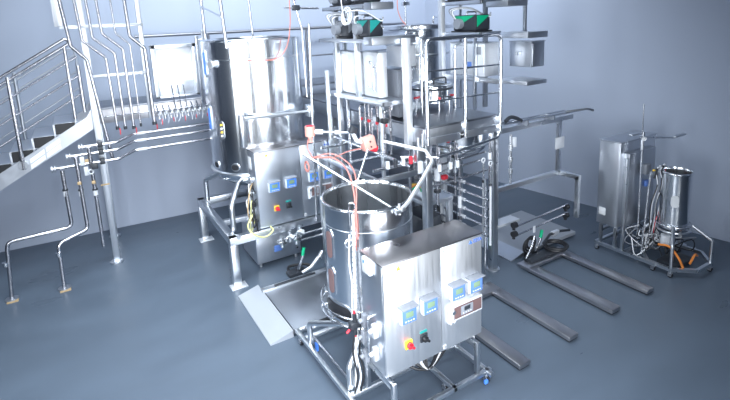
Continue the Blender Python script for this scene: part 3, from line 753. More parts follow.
# ================================================================ RACKS ON THE PLATFORM EDGES
def sq(p, x, y, z0, z1, w=.05, m_=STEEL, nm='upright'):
    M().box(x - w / 2, y - w / 2, z0, x + w / 2, y + w / 2, z1, .004).build(nm, m_, p)
def shelf(p, x0, y0, x1, y1, z, t=.04, m_=SHEET):
    s_ = M().box(x0, y0, z - .006, x1, y1, z, .002)
    s_.box(x0, y0, z - t, x0 + .03, y1, z, .004).box(x1 - .03, y0, z - t, x1, y1, z, .004).box(x0, y0, z - t, x1, y0 + .03, z, .004).box(x0, y1 - .03, z - t, x1, y1, z, .004)
    s_.build('shelf', m_, p)
rl = thing('equipment_rack', 'left square-tube rack with three shelves beside the deck', 'rack', (3.0, 5.2, 0))
sq(rl, 2.92, 5.52, .02, 3.37, .06); sq(rl, 2.92, 5.02, 2.3, 3.37, .055); sq(rl, 3.165, 4.37, 1.75, 3.0, .075, WHITEST)
sq(rl, 3.17, 5.78, .02, 3.37, .05); sq(rl, 2.93, 4.55, .02, 2.28, .04)
shelf(rl, 2.88, 4.46, 3.20, 5.80, 2.31, .05)
shelf(rl, 2.86, 4.62, 3.21, 5.90, 3.0, .045, DULL)
shelf(rl, 2.86, 4.72, 3.21, 5.75, 3.39, .045, DULL)
M().box(2.76, 4.42, 2.94, 3.34, 4.60, 3.03, .008).build('drip_tray', DULL, rl)
M().box(2.86, 4.56, 3.32, 3.15, 4.72, 3.40, .006).build('drip_tray', DULL, rl)
def wall_cab(label, x0, y0, z0, x1, y1, z1, face='x', mt=WHITEST):
    c = thing('instrument_cabinet', label, 'cabinet', ((x0 + x1) / 2, (y0 + y1) / 2, z0))
    M().box(x0, y0, z0, x1, y1, z1, .006).build('body', mt, c)
    if face == 'x': 
        M().box(x0 - .012, y0 + .015, z0 + .02, x0, y1 - .015, z1 - .02, .004).build('door', mt, c)
    else: M().box(x0 + .015, y0 - .012, z0 + .02, x1 - .015, y0, z1 - .02, .004).build('door', mt, c)
    M().box(x0 - .01, y0 - .01, z1, x1 + .01, y1 + .01, z1 + .01, .003).build('lid', DULL, c)
    return c
wall_cab('bright blank steel cabinet at the far end of the left rack shelf', 2.97, 5.06, 2.325, 3.13, 5.72, 2.83)
c = wall_cab('bright blank steel cabinet at the near end of the left rack shelf', 2.99, 4.66, 2.325, 3.10, 5.00, 2.84)
for (yy, z) in ((4.80, 2.74), (4.69, 2.70)):
    M().tube([(2.98, yy, z - .3), (2.93, yy, z - .28), (2.93, yy, z), (2.93, yy - .08, z), (2.93, yy - .08, z - .06)], .011, .03).build('gooseneck_tube', TUBE, c)
c = wall_cab('small dark grey device behind the near rack cabinet', 3.25, 4.66, 2.06, 3.45, 4.98, 2.62, 'y', GREY)
c = wall_cab('small bright panel box above the dark grey device', 3.26, 4.6, 2.66, 3.47, 4.9, 2.90, 'y', WHITEST)

def pump(label, x, y, z, w, d, h, body, wedge, hoses=4, seed=1, face='y'):
    p = thing('peristaltic_pump', label, 'pump', (x, y, z), 'peristaltic pumps on the rack shelves')
    M().box(x - w / 2 - .02, y - d / 2 - .02, z, x + w / 2 + .02, y + d / 2 + .02, z + .02, .004).build('base_plate', RUBBER, p)
    M().box(x - w / 2, y - d / 2, z + .02, x + w / 2, y + d / 2, z + h, .02).build('body', DARK, p)
    yf = y - d / 2 - .006
    M().prism([(x - w / 2 + .1 * w, yf, z + .3 * h), (x - w / 2 + .1 * w, yf, z + .95 * h), (x + w / 2 - .02, yf, z + .95 * h)], (0, .008, 0)).build('side_panel', wedge, p)
    xf = x - w / 2 - .006
    M().prism([(xf, y + d / 2 - .1 * d, z + .25 * h), (xf, y + d / 2 - .1 * d, z + .95 * h), (xf, y - d / 2 + .02, z + .95 * h)], (.008, 0, 0)).build('side_panel', wedge, p)
    M().cyl((x - w / 2 - .07, y + d * .15, z + .5 * h), (x - w / 2, y + d * .15, z + .5 * h), .3 * h).build('pump_head', GREY, p)
    M().tube([(x - w * .3, y, z + h), (x - w * .3, y, z + h + .04), (x + w * .3, y, z + h + .04), (x + w * .3, y, z + h)], .010, .02).build('carry_handle', DULL, p)
    r_ = random.Random(seed)
    for k in range(hoses):
        a = r_.random() * .15
        M().hose([(x - w / 2 - .04, y + d * .2, z + .6 * h), (x - w / 2 - .08 - a * .3, y + a, z + h + .02 + a * .4), (x - a, y + .03 - a, z + h + .05 + a * .3), (x + w * .3, y - d * .3 - a * .5, z + h * .9), (x + w / 2 - .02, y - d / 2 - .03, z + .1 + a)], .008).build('hose', SILI if k % 2 == 0 else GREY, p)
    return p
pump('dark pump wrapped in clear tubing at far end of left rack middle shelf', 3.03, 5.42, 3.0, .2, .34, .22, DARK, GREY, 6, 1)
pump('dark pump with teal side at near end of left rack middle shelf', 3.03, 4.90, 3.0, .2, .30, .22, DARK, TEAL, 4, 2)
pump('dark pump on the top shelf of the left rack', 3.03, 5.45, 3.39, .2, .34, .2, DARK, GREY, 4, 3)
pump('green sided pump at near end of left rack top shelf', 3.03, 4.92, 3.39, .2, .3, .2, DARK, GREEN, 1, 4)
q = M(loc=(2.86, 5.0, 3.3))
for k in range(3): q.ring((2.83 - .006 * k, 5.05 + .02 * k, 3.27 - .01 * k), .10 - .008 * k, .006, 'x', 28)
q.hose([(2.84, 5.2, 3.5), (2.82, 5.15, 3.38), (2.83, 5.1, 3.2), (2.83, 4.98, 3.22)], .006)
tag(q.build('tubing_coil', SILI), 'coil of white silicone tubing hanging between the left rack shelves', 'tubing')

rr = thing('equipment_rack', 'right square-tube rack with shelves beyond the deck guard rail', 'rack', (4.6, 4.9, 0))
sq(rr, 4.42, 5.26, .02, 4.3, .07, WHITEST); sq(rr, 4.70, 4.72, 2.0, 3.5, .05, DULL); sq(rr, 4.78, 4.14, 2.98, 4.3, .035, DULL); sq(rr, 4.42, 4.62, 1.8, 2.98, .04)
sq(rr, 4.75, 5.26, .02, 4.3, .04)
shelf(rr, 4.42, 4.52, 4.78, 5.32, 3.0, .045, SHEET)
shelf(rr, 4.42, 4.50, 4.78, 5.32, 3.40, .045, SHEET)
M().box(4.44, 3.80, 2.93, 4.78, 4.22, 3.0, .006).build('drip_tray', SHEET, rr)
M().box(4.44, 4.10, 3.30, 4.78, 4.45, 3.37, .006).build('drip_tray', DULL, rr)
M().box(4.44, 3.80, 2.39, 4.78, 4.22, 2.44, .006).build('drip_tray', SHEET, rr)
M().cyl((4.46, 4.22, 2.97), (4.46, 4.55, 2.97), .012).cyl((4.46, 4.22, 2.41), (4.46, 5.2, 2.41), .012).build('tray_arm', TUBE, rr)
M().box(4.44, 4.22, 2.37, 4.50, 5.3, 2.43, .004).build('side_beam', STEEL, rr)
pump('green and black pump on right rack middle shelf above the guard rail', 4.58, 4.85, 3.0, .26, .42, .22, DARK, GREEN, 4, 5)
pump('green pump at the far end of right rack top shelf', 4.58, 5.08, 3.40, .22, .28, .2, DARK, GREEN, 1, 6)
pump('green pump at the near end of right rack top shelf', 4.58, 4.70, 3.40, .22, .28, .2, DARK, GREEN, 1, 7)
c = wall_cab('bright steel cabinet with square vent below the green pump', 4.47, 4.50, 2.44, 4.72, 5.15, 2.86)
M().box(4.455, 4.55, 2.72, 4.458, 4.64, 2.82, .002).build('vent', GREY, c)
M().box(4.457, 4.72, 2.55, 4.458, 4.80, 2.62, .002).build('sticker', BLUE2, c)
c = wall_cab('pale blank steel panel box on the outer side of the right rack', 4.86, 4.1, 2.55, 5.1, 4.45, 2.86, 'y', SHEET)
M().box(4.79, 4.25, 2.7, 4.86, 4.3, 2.74, .003).build('bracket', DULL, c)
# vessel behind guard rail
VM = (4.05, 5.05)
t = tank('small_vessel', 'round bright steel vessel with red capped ports standing on the deck behind the guard rail', VM, .27, 2.36, 2.13, .0, floor_in=.15)
M().ring((*VM, 2.30), .275, .014, n=48).build('clamp_band', DARK, t)
for k in range(5):
    a_ = math.radians(190 + 30 * k); p_ = pol(VM, .30, a_, 2.06)
    M().cyl((p_[0], p_[1], 2.03), (p_[0], p_[1], 2.18), .014, 10).build('leg', TUBE, t)
    M().cyl(pol(VM, .27, a_, 2.2), pol(VM, .33, a_, 2.2), .014, 10).build('port', DARK if k % 2 else RED, t)
M().tube([pol(VM, .2, 4.2, 2.36), pol(VM, .2, 4.2, 2.44), pol(VM, .2, 5.3, 2.44), pol(VM, .2, 5.3, 2.36)], .012, .03).build('handle', DARK, t)
for k, (x, yy) in enumerate(((3.62, 5.0), (3.70, 4.8), (4.2, 4.75))):
    tag(M(loc=(x, yy, 2.03)).tube([(x, yy, 2.03), (x, yy, 3.05 - .1 * k), (x + .18, yy, 3.05 - .1 * k)], .017, .05).build('stand_pipe', TUBE), ['thin stand pipe on the deck, farthest left behind the guard rail', 'thin stand pipe on the deck in front of the middle vessel', 'thin stand pipe on the deck close to the small vessel'][k], 'pipe')
# middle vessel with flat lid
VL = (5.15, 6.70)
t = thing('lidded_vessel', 'steel vessel with wide flat flanged lid between the two racks', 'vessel', (*VL, 0))
M().lathe([(0, .75), (.25, .80), (.46, .95), (.46, 2.75), (.38, 2.9), (.38, 3.0), (0, 3.0)], (*VL, 0), 64).build('shell', POLISH, t)
M().lathe([(0, 3.03), (.58, 3.03), (.60, 3.045), (.60, 3.09), (.58, 3.105), (.2, 3.125), (0, 3.13)], (*VL, 0), 64).build('lid', TUBE, t)
M().cyl((*VL, 2.98), (*VL, 3.05), .35).build('flange', STEEL, t)
M().ring((*VL, 2.62), .47, .02, n=48).build('clamp_band', DULL, t)
M().tube([(5.2, 6.4, 3.1), (5.2, 6.4, 3.22), (5.6, 6.6, 3.22), (5.6, 6.6, 3.1)], .018, .05).build('handle', TUBE, t)
for an in (40, 130, 220, 310): M().cyl(pol(VL, .36, math.radians(an), .0), pol(VL, .36, math.radians(an), 1.0), .025).build('leg', STEEL, t)
M().cyl((4.80, 6.62, 3.10), (4.80, 6.62, 3.5), .012).box(4.74, 6.58, 3.42, 4.87, 6.66, 3.48, .01).build('port_sensor', TUBE, t)
q = M(loc=(4.8, 6.6, 3.2)).hose([(4.68, 6.64, 3.7), (4.66, 6.64, 3.4), (4.72, 6.64, 3.22), (4.79, 6.60, 3.11)], .008)
tag(q.build('sensor_cable', PINKC), 'short salmon cable hanging onto the flat vessel lid', 'cable')

# thin poles left of rack
tag(M(loc=(2.45, 5.0, 2)).cyl((2.45, 5.45, .7), (2.52, 5.45, 3.20), .014).build('stand_pipe', TUBE), 'slim vertical pole right of the big tank', 'pole')
tag(M(loc=(2.82, 5.65, 0)).box(2.80, 5.63, .0, 2.85, 5.68, 2.60, .004).build('stand_post', STEEL), 'square steel post just left of the left rack', 'post')
tag(M(loc=(2.62, 5.2, 1)).cyl((2.70, 4.9, .9), (2.70, 4.9, 2.1), .018).build('stand_pipe', TUBE), 'short vertical pipe left below the left rack shelf', 'pipe')

# instrument drop pipes under left rack
names = ['first', 'second', 'third', 'fourth', 'fifth', 'sixth', 'seventh', 'eighth']
for i in range(8):
    yy = 5.05 - i * .09; zb_ = 1.70 + .02 * (i % 3)
    p = thing('drop_pipe', names[i] + ' small drop pipe from the left under the left rack shelf', 'pipe', (2.96, yy, zb_), 'small drop pipes below the left rack shelf')
    pts = [(2.96, yy, 2.26), (2.96, yy, zb_)] if i % 3 else [(3.04, yy, 2.26), (3.04, yy, 2.2), (2.94, yy, 2.2), (2.94, yy, zb_)]
    M().tube(pts, .012 if i % 2 else .016, .03, 10).build('pipe_run', PIPE, p)
    M().cyl((2.955, yy, 2.02 - .03 * (i % 2)), (2.955, yy, 2.05 - .03 * (i % 2)), .021, 10).build('coupling', RED if i % 2 == 0 else STEEL, p)
    if i in (5, 6): M().box(2.90, yy - .04, 2.06, 2.98, yy + .04, 2.12, .015).build('valve_body', RUBBER, p)
mp = thing('pipe_manifold', 'low lattice of steel pipes below the left rack shelf', 'manifold', (2.8, 4.6, 1.6))
for (x, z) in ((2.86, 1.72), (2.96, 1.66), (3.06, 1.60)):
    M().cyl((x, 4.2, z), (x, 5.6, z), .016).build('header_pipe', TUBE, mp)
for yy in (4.25, 4.7, 5.1, 5.5):
    M().cyl((2.6, yy, 1.63), (3.16, yy, 1.63), .018).build('branch_pipe', TUBE, mp)
M().box(2.58, 4.16, 1.50, 3.12, 4.20, 1.56, .004).box(2.58, 4.2, 1.50, 2.62, 5.6, 1.56, .004).build('frame', STEEL, mp)
for (x, yy) in ((2.60, 4.18), (2.60, 5.58)): M().box(x - .02, yy - .02, 0, x + .02, yy + .02, 1.5, .004).build('leg', STEEL, mp)
for k in range(4): M().cyl((2.72 + .1 * k, 4.14, 1.66), (2.72 + .1 * k, 4.14, 1.74), .022, 10).build('valve_knob', [WHITE, DARK, WHITE, RED][k], mp)

# ================================================================ UNDER THE DECK
VD = (4.12, 4.66)
t = thing('suspended_vessel', 'dished bottom vessel hung under the front end of the deck', 'vessel', (*VD, 1.45))
M().lathe([(0, 1.42), (.16, 1.44), (.29, 1.49), (.39, 1.58), (.42, 1.65), (.42, 1.82), (0, 1.82)], (*VD, 0), 64).build('shell', POLISH, t)
M().ring((*VD, 1.65), .425, .012, n=64).build('rim_band', STEEL, t)
M().cyl((*VD, 1.34), (*VD, 1.48), .04).build('outlet', STEEL, t)
M().hose([(3.75, 4.3, 1.76), (3.95, 4.28, 1.80), (4.1, 4.28, 1.74), (4.2, 4.32, 1.80)], .014).build('hose', DARK, t)
M().cyl((3.72, 4.34, 1.74), (3.72, 4.34, 1.82), .02).build('cap', RED, t)
# manifold of six parallel pipes
mf = thing('pipe_manifold', 'stack of six parallel sloping pipes with white sleeves under the deck', 'manifold', (4.1, 4.5, .7))
for k in range(6):
    z = 1.17 - k * .115
    M().cyl((4.02, 5.05, z), (4.02, 3.98, z), .014).build('pipe_run', TUBE, mf)
    M().cyl((4.02, 4.50, z), (4.02, 4.38, z), .022).build('sleeve', WHITE, mf)
for yy in (5.0, 4.06):
    M().cyl((4.05, yy, .02), (4.05, yy, 1.3), .016).build('standpipe', TUBE, mf)
for k in range(3): M().cyl((3.95, 4.95 - .1 * k, .86 - .1 * k), (3.95, 4.95 - .1 * k, 1.04 - .1 * k), .024).build('sleeve', WHITE, mf)
M().tube([(3.95, 4.95, .86), (3.95, 4.95, .55), (3.95, 4.6, .55)], .014, .04).build('bypass_pipe', TUBE, mf)
for k, (x, yy, zt_, zb_) in enumerate(((4.09, 4.13, 1.47, .58), (4.105, 4.03, 1.45, .44))):
    r_ = thing('hanging_rod', ['left', 'right'][k] + ' one of two white rods with ring handle beside the deck post', 'rod', (x, yy, zt_), 'ring handled rods beside the deck post')
    M().ring((x - .005, yy, zt_ + .03), .026, .008, 'y', 20).build('ring_handle', WHITE, r_)
    M().cyl((x, yy, zb_), (x + .0, yy, zt_), .011).build('rod', TUBE, r_)
    M().cyl((x, yy, zb_), (x, yy, zt_ - .25), .015).build('sleeve', WHITE, r_)
    M().cyl((x, yy, zt_ - .25), (x, yy, zt_ - .22), .019).build('coupling', DARK, r_)
# pump skid under deck
ps = thing('pump_cart', 'grey square-tube cart with pump standing under the deck', 'cart', (3.75, 4.9, 0))
for (x, yy) in ((3.50, 4.5), (3.50, 5.15), (3.86, 4.5), (3.86, 5.15)): M().box(x - .035, yy - .035, .03, x + .035, yy + .035, .95, .005).build('leg', DULL, ps)
M().box(3.46, 4.46, .95, 3.90, 5.19, 1.0, .005).build('top_plate', SHEET, ps)
M().box(3.48, 4.48, .30, 3.88, 5.17, .34, .005).build('lower_shelf', DULL, ps)
M().box(3.53, 4.60, .34, 3.83, 5.05, .72, .02).build('pump_body', DARK, ps)
M().cyl((3.66, 4.64, 1.0), (3.66, 4.64, 1.45), .035).build('column', STEEL, ps)
M().cyl((3.66, 4.64, 1.12), (3.66, 4.64, 1.32), .042).build('sleeve', WHITE, ps)
for k, (x, c) in enumerate(((3.58, GREEN), (3.62, ORANGE), (3.54, YEL))):
    M().ring((3.42, 4.60 + .02 * k, 1.10), .08 + .012 * k, .009, 'y', 20, 8, 0, PI * 1.1).build('earth_cable', c, ps)
M().box(3.76, 4.48, 1.22, 3.84, 4.54, 1.28, .015).build('emergency_button', RED, ps)
for k in range(4): 
    M().hose([(3.9, 4.5 + .1 * k, .4), (4.0, 4.4 + .1 * k, .2), (4.1, 4.3, .1 + .03 * k), (4.2, 4.45, .25)], .012).build('hose', [RUBBER, SILI, RUBBER, GREEN][k], ps)
# curved hose pipe right of front tank is a lance; small pipes along deck front
tag(M(loc=(3.5, 4.05, 1.72)).tube([(3.0, 4.3, 1.70), (3.3, 4.02, 1.70), (4.2, 4.02, 1.78), (4.25, 4.02, 1.85)], .016, .06).build('process_pipe', TUBE), 'slim process pipe running just below the deck front edge', 'pipe')
for k, x in enumerate((3.36, 3.52, 3.62, 4.13)):
    p = thing('drop_pipe', ['leftmost small drop pipe under the deck front edge', 'second small drop pipe under the deck front edge', 'third small drop pipe under the deck front edge', 'drop pipe with round joint just left of the deck corner post'][k], 'pipe', (x, 4.07, 1.5))
    M().cyl((x, 4.07, 1.22 if k == 3 else 1.5), (x, 4.07, 1.80), .012).build('pipe_run', PIPE, p)
    M().cyl((x, 4.07, 1.52), (x, 4.07, 1.60), .024, 12).build('coupling', WHITE, p)
bm = thing('mounting_block', 'machined steel bracket block at the left front deck corner', 'bracket', (3.12, 4.1, 1.7))
M().box(3.05, 4.06, 1.68, 3.17, 4.14, 1.84, .008).cyl((3.08, 4.08, 1.84), (3.08, 4.08, 1.95), .018).cyl((3.14, 4.08, 1.84), (3.14, 4.08, 1.98), .018).build('block', STEEL, bm)
tag(M(loc=(3.05, 4.05, 1.62)).box(3.05, 4.045, 1.56, 3.11, 4.06, 1.69, .003).build('pipe_tag', WHITE), 'white rectangular tag hanging from the machined bracket at the deck corner', 'tag')

fh = thing('dark_backing_box', 'dark steel box added far back under the deck as dark backing for the pipes', 'station', (4.3, 5.7, 0))  # added box that gives the pipes in front a dark background
M().box(3.95, 5.35, .12, 4.75, 6.0, 1.25, .01).build('housing', RAILST, fh)
M().box(4.0, 5.335, .2, 4.33, 5.35, 1.15, .004).build('door', RAILST, fh)
M().box(4.37, 5.335, .2, 4.70, 5.35, 1.15, .004).build('door', RAILST, fh)
for x in (4.0, 4.7):
    for yy in (5.4, 5.95): M().cyl((x, yy, 0), (x, yy, .12), .025).build('foot', DULL, fh)
for k, (x, yy, z0_, z1_, r_) in enumerate(((3.40, 4.30, .9, 1.72, .014), (3.56, 4.36, 1.0, 1.80, .022), (3.72, 4.22, 1.1, 1.80, .012), (3.86, 4.30, .6, 1.50, .014), (3.30, 4.55, .02, 1.80, .02))):
    p = thing('riser_pipe', ['thin riser pipe just right of the left deck post', 'thick riser pipe next to the cart column', 'slim riser pipe behind the deck front drop pipes', 'riser pipe just left of the six pipe stack', 'floor standing riser pipe behind the left deck post'][k], 'pipe', (x, yy, z0_))
    M().cyl((x, yy, z0_), (x, yy, z1_), r_).build('pipe_run', PIPE, p)
    M().cyl((x, yy, z0_ + .3), (x, yy, z0_ + .45), r_ * 1.7).build('sleeve', WHITE if k % 2 else STEEL, p)
    M().cyl((x, yy, z0_ + .15), (x, yy, z0_ + .18), r_ * 2).build('coupling', DARK, p)
for k, (y0_, z_) in enumerate(((4.28, 1.52), (4.36, 1.40), (4.24, 1.30))):
    p = thing('branch_pipe', ['uppermost slanting branch pipe under the hung vessel', 'middle slanting branch pipe under the hung vessel', 'lowest slanting branch pipe under the hung vessel'][k], 'pipe', (3.5, y0_, z_))
    M().tube([(3.36, y0_ + .1, z_ - .06), (3.8, y0_, z_), (4.22, y0_ - .05, z_ + .04)], .012, .05).build('pipe_run', PIPE, p)
    M().cyl((3.74, y0_, z_ - .045), (3.74, y0_, z_ + .045), .022, 12).build('valve_body', STEEL, p)
    M().cyl((3.74, y0_, z_ + .045), (3.74, y0_, z_ + .07), .03, 12).build('valve_knob', [DARK, WHITE, DARK][k], p)

# ================================================================ RIGHT TRANSFER FRAME
tf = thing('transfer_station', 'cantilevered steel pipe frame reaching right from the deck corner post', 'frame', (5.0, 4.2, 1.0))
M().beam((4.345, 4.17, 1.80), (5.78, 4.17, 1.80), .05, .06).build('top_beam', STEEL, tf)
M().beam((5.52, 4.17, 1.78), (5.52, 4.17, 1.05), .045, .05).build('hanger', STEEL, tf)
M().beam((4.345, 4.17, 1.05), (5.56, 4.17, 1.05), .05, .06).build('lower_beam', STEEL, tf)
M().beam((5.54, 4.19, 1.05), (5.54, 3.84, 1.05), .05, .06).build('return_beam', STEEL, tf)
M().beam((5.54, 3.87, 1.06), (5.54, 3.87, .49), .05, .05).build('end_leg', STEEL, tf)
M().box(5.40, 4.12, 1.40, 5.58, 4.14, 1.56, .01).build('tag_plate', WHITE, tf)
M().box(4.345, 4.14, .55, 4.75, 4.30, .58, .004).build('lower_tray', WHITEST, tf)
M().cyl((4.40, 4.10, 1.90), (5.85, 4.10, 1.88), .013).cyl((4.40, 4.23, 1.88), (5.7, 4.23, 1.88), .013).build('handrail_tube', TUBE, tf)
for x in (4.8, 5.3): M().box(x, 4.09, 1.82, x + .03, 4.24, 1.89, .003).build('tube_saddle', DULL, tf)
M().hose([(4.42, 4.1, 1.93), (4.50, 4.1, 1.97), (4.60, 4.1, 1.95), (4.7, 4.1, 1.90)], .024).build('hose', DARK, tf)
M().tube([(5.55, 4.1, 1.90), (5.80, 3.95, 1.93), (5.88, 3.92, 1.90)], .016, .04).build('end_handle', STEEL, tf)
for k, z in enumerate((.62, .50)):
    p = thing('transfer_pipe', ['upper', 'lower'][k] + ' of two slim pipes between the cantilever frame leg and manifold', 'pipe', (5.0, 4.0, z), 'slim pipes below the cantilever frame')
    M().cyl((4.46, 3.98, z - .03), (5.50, 3.98, z + .03), .012).build('pipe_run', PIPE, p)
    for x in (4.46, 5.46): M().cyl((x - .02, 3.98, z), (x + .04, 3.98, z), .038).cyl((x, 3.98, z - .06), (x, 3.98, z + .01), .02).build('clamp_valve', RUBBER, p)
    if k: M().box(4.80, 3.96, z - .07, 4.84, 3.97, z + .02, .003).build('tag', WHITE, p)
sv = thing('sight_glass_pipe', 'vertical pipe with round couplings just right of deck corner post', 'pipe', (4.42, 4.05, 1.1))
M().cyl((4.43, 4.02, 1.16), (4.43, 4.02, 1.78), .016).build('pipe_run', TUBE, sv)
for z in (1.30, 1.45, 1.60): M().cyl((4.43, 4.02, z), (4.43, 4.02, z + .05), .027).build('coupling', STEEL, sv)
M().box(4.46, 4.0, 1.62, 4.51, 4.03, 1.74, .004).build('tag', WHITE, sv)
lp = thing('loop_pipe', 'U-shaped drain pipe standing beyond the deck corner post', 'pipe', (4.5, 4.4, .2))
M().tube([(4.50, 4.40, 1.0), (4.50, 4.40, .66), (4.60, 4.40, .60), (4.60, 4.40, 1.0)], .018, .05).build('pipe_run', TUBE, lp)

# ================================================================ FLOOR SCALES AND FORKS RIGHT
s2 = thing('floor_scale', 'pale flat floor scale plate lying below the cantilever frame', 'scale', (5.4, 4.7, 0))
M().box(4.86, 4.16, .02, 5.95, 5.16, .07, .004).build('weighing_plate', ALU, s2)
M().prism([(4.62, 4.16, 0), (4.86, 4.16, 0), (4.86, 4.16, .07), (4.62, 4.16, .01)], (0, 1.0, 0)).build('ramp_plate', DULL, s2)
def forks(label, xl, xr, y0, y1, wl, wr, bar=.17):
    f_ = thing('pallet_scale', label, 'pallet scale', ((xl + xr) / 2, (y0 + y1) / 2, 0))
    for x0_, w_ in ((xl, wl), (xr - wr, wr)):
        M().box(x0_, y0, .025, x0_ + w_, y1, .068, .008).build('fork', FORK, f_)
        M().box(x0_ + .006, y0 + .01, .008, x0_ + w_ - .006, y1, .032, .003).build('fork_base', DARK, f_)
        for yy in (y0 + .06, y1 - .1): M().cyl((x0_ + w_ / 2, yy, 0), (x0_ + w_ / 2, yy, .012), .03).build('foot', DARK, f_)
    M().box(xl, y1 - .002, .025, xr, y1 + bar, .068, .008).build('cross_bar', FORK, f_)
    return f_
forks('U-shaped pallet scale with two long forks right of the deck post', 4.565, 5.36, 2.72, 3.84, .155, .13)
forks('U-shaped pallet scale with two long forks partly hidden by the front cabinet', 3.12, 3.96, 2.69, 3.72, .145, .14)
ph = thing('scale_indicator_cable', 'coiled black cable with steel arm on the pallet scale crossbar', 'cable', (4.8, 4.05, 0))
M().box(4.68, 3.88, .068, 5.25, 4.0, .11, .005).build('cover', DARK, ph)
q = M()
for k in range(3): q.ring((4.84 + .02 * k, 4.06, .20 + .02 * k), .10 - .01 * k, .016, 'y', 24)
q.build('cable_coil', RUBBER, ph)
M().tube([(4.70, 3.98, .10), (4.82, 4.0, .22), (4.90, 4.02, .34)], .016, .03).build('arm', TUBE, ph)
l = lever('hand lever with green grip beside the black cable coil', 5.0, 4.08, GREEN)
q = thing('connection_cable', 'thick dark cable looped over the pallet scale end near the wall side', 'cable', (5.3, 3.98, .1))
m_ = M()
for k in range(2): m_.ring((5.22 + .03 * k, 3.95, .13 + .015 * k), .14, .018, 'z', 28)
m_.build('cable_loop', RUBBER, q)
M().tube([(5.05, 4.0, .2), (5.3, 4.10, .22), (5.55, 4.12, .20), (5.75, 4.12, .16)], .018, .05).build('cable_tail', DARK, q)
M().box(5.36, 4.09, .17, 5.5, 4.14, .24, .01).build('plug', WHITEST, q)
cfy = thing('drain_coupling', 'dark round hose end on floor between front cabinet and forks', 'hose', (3.1, 3.8, 0))
M().hose([(3.0, 3.55, .05), (3.15, 3.62, .06), (3.3, 3.80, .05), (3.2, 4.0, .05)], .035).build('hose_run', RUBBER, cfy)

# ================================================================ SMALL MOBILE UNIT AT RIGHT
sm = thing('tall_cabinet', 'tall narrow brushed steel control cabinet of the small mobile unit', 'cabinet', (6.2, 3.6, .39))
M().box(5.83, 3.48, .39, 6.62, 3.77, 1.53, .006).build('body', SHEET, sm)
M().box(5.825, 3.47, 1.53, 6.63, 3.78, 1.545, .004).build('top_cover', DULL, sm)
M().box(5.822, 3.49, .40, 5.831, 3.76, 1.52, .003).build('end_door', SHEET, sm)
M().box(5.815, 3.64, .52, 5.822, 3.73, .62, .002).build('label_plate', PAPER, sm)
M().box(5.90, 3.40, .42, 6.50, 3.48, 1.40, .006).build('side_panel', DULL, sm)
M().box(6.25, 3.36, .90, 6.36, 3.40, .98, .01).build('sticker', BLUE2, sm)
bs = thing('caster_trolley', 'tubular base frame on casters under the tall narrow cabinet', 'frame', (6.2, 3.4, 0))
z = .10
for a_, b_ in (((5.83, 3.76), (6.63, 3.76)), ((5.83, 3.37), (6.63, 3.37)), ((5.83, 3.76), (5.83, 2.96)), ((6.63, 3.76), (6.63, 3.0))):
    M().beam((*a_, z), (*b_, z), .04).build('base_rail', STEEL, bs)
for a_, b_ in (((5.84, 3.70), (6.6, 3.70)), ((5.84, 3.50), (6.6, 3.50))):
    M().beam((*a_, .30), (*b_, .30), .035).build('upper_rail', STEEL, bs)
for x in (5.84, 6.6):
    for yy in (3.70, 3.50):
        M().beam((x, yy, .10), (x, yy, .388), .035).build('riser', STEEL, bs)
M().box(5.815, 3.38, .08, 5.85, 3.415, 1.36, .005).build('mast', STEEL, bs)
for (x, yy) in ((5.83, 3.74), (6.6, 3.74), (5.85, 3.0), (6.6, 3.1)): caster(bs, x, yy, z - .02, .03)
mx = thing('agitator_stand', 'slim pole with cross arm standing behind the small tank', 'stand', (6.2, 3.4, .1))
M().cyl((6.08, 3.34, .12), (6.06, 3.34, 1.62), .013).cyl((6.045, 3.34, 1.62), (6.035, 3.34, 2.04), .007).build('pole', TUBE, mx)
M().cyl((6.0, 3.34, 1.62), (6.62, 3.24, 1.53), .013).build('cross_arm', STEEL, mx)
M().box(6.60, 3.21, 1.53, 6.86, 3.26, 1.555, .01).build('arm_paddle', DULL, mx)
M().box(5.80, 3.32, 1.66, 6.0, 3.37, 1.685, .01).build('arm_paddle', STEEL, mx)
M().cyl((6.06, 3.34, 1.45), (6.06, 3.34, 1.68), .02).cyl((6.02, 3.30, 1.60), (6.10, 3.38, 1.60), .026).build('drive_head', STEEL, mx)
M().box(6.12, 3.30, 1.10, 6.24, 3.37, 1.24, .02).build('motor', GREY, mx)
q = thing('probe_cluster', 'cluster of small probes and wires at the head of the small tank', 'probes', (6.05, 3.1, 1.3))
for k in range(6):
    x = 5.97 + .035 * k; 
    M().cyl((x, 3.12, 1.14 + .02 * k), (x + .01, 3.10, 1.27 + .012 * (k % 3)), .013, 10).build('probe', [DARK, STEEL, WHITE, STEEL, DARK, STEEL][k], q)
M().cyl((5.94, 3.12, 1.25), (5.98, 3.12, 1.24), .012).build('probe', YEL, q)
M().cyl((5.93, 3.13, 1.20), (6.20, 3.13, 1.20), .016).build('holder_bar', STEEL, q)
rnd = random.Random(12)
for k in range(8):
    x = 5.98 + .03 * k
    M().hose([(x, 3.11, 1.22), (x + rnd.uniform(-.05, .05), 3.08, 1.05), (x + rnd.uniform(-.08, .02), 3.12, .8), (x + rnd.uniform(-.1, .05), 3.14, .5), (x + .02, 3.2, .22)], .006).build('cable', [SILI, RUBBER, GREY, SILI, RUBBER, RUBBER, SILI, RED][k], q)
M().cyl((5.90, 3.18, .14), (5.96, 3.16, 1.22), .013).build('support_rod', TUBE, q)
TS = (6.22, 2.98); RS = .165
t = tank('small_tank', 'small narrow open polished tank at far right on its own frame', TS, RS, 1.225, .52, .07, floor_in=.4, wall=.014)
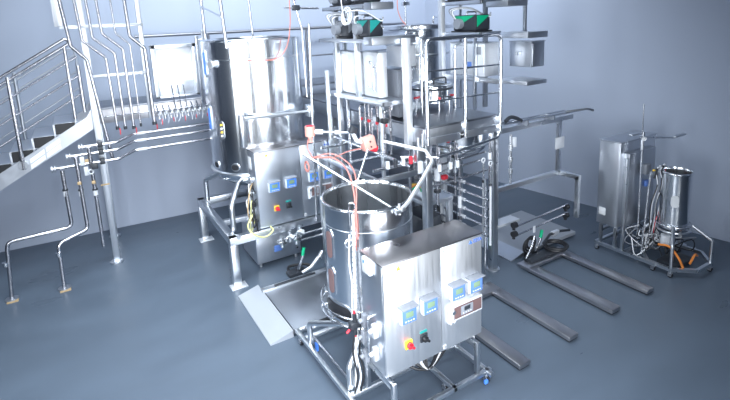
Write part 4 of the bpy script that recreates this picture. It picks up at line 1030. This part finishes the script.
M().patch((*TS, 0), RS, math.radians(205), .80, .95, .25, .004).build('label_plate', PAPER, t)
M().ring((*TS, .55), RS + .03, .010, n=40).build('lower_ring', TUBE, t)
M().ring((*TS, .47), RS + .012, .012, n=40).build('lower_ring', STEEL, t)
M().cyl((*TS, .22), (*TS, .46), .03).build('outlet', DARK, t)
M().cyl((TS[0] - .15, TS[1] - .0, .30), (TS[0] - .15, TS[1], .42), .06).build('outlet_cup', WHITE, t)
sf = thing('tank_trolley', 'octagonal tubular caster frame under the small tank', 'frame', (6.22, 2.95, 0))
oc = [Vector((6.22 + .40 * math.cos(math.radians(22.5 + 45 * k)), 2.93 + .36 * math.sin(math.radians(22.5 + 45 * k)), .10)) for k in range(8)]
M().sweep(oc, .02, 4, square=True, closed=True).build('base_ring', STEEL, sf)
for k in (0, 2, 4, 6):
    p_ = oc[k]; a_ = math.atan2(p_.y - TS[1], p_.x - TS[0])
    caster(sf, p_.x, p_.y, .08, .03)
    M().tube([(p_.x, p_.y, .10), (p_.x, p_.y, .40), pol(TS, RS + .03, a_, .55)], .019, .03).build('leg', STEEL, sf)
M().box(6.02, 2.80, .03, 6.42, 3.05, .08, .01).build('drip_pan', DARK, sf)
rnd = random.Random(21)
cb = thing('cable_bundle', 'tangle of white, black and orange cables under the small mobile unit', 'cables', (6.1, 3.2, .1))
for k in range(26):
    x = 5.9 + rnd.random() * .6; yy = 2.95 + rnd.random() * .5
    pts = [(x, yy, .38 + rnd.random() * .1)]
    for j in range(4): pts.append((x + rnd.uniform(-.2, .2), yy + rnd.uniform(-.18, .18), rnd.uniform(.13, .36)))
    M().hose(pts, rnd.choice((.005, .006, .008)), 6, 5).build('cable', rnd.choice((SILI, GREY, RUBBER, RUBBER, RUBBER, GREY, SILI, RUBBER)), cb)
M().hose([(5.95, 3.0, .32), (5.90, 2.85, .36), (5.92, 2.75, .25), (5.98, 2.72, .12)], .014).build('cable', ORANGE, cb)
M().hose([(6.1, 2.7, .14), (6.25, 2.72, .2), (6.38, 2.75, .14)], .014).build('cable', ORANGE, cb)
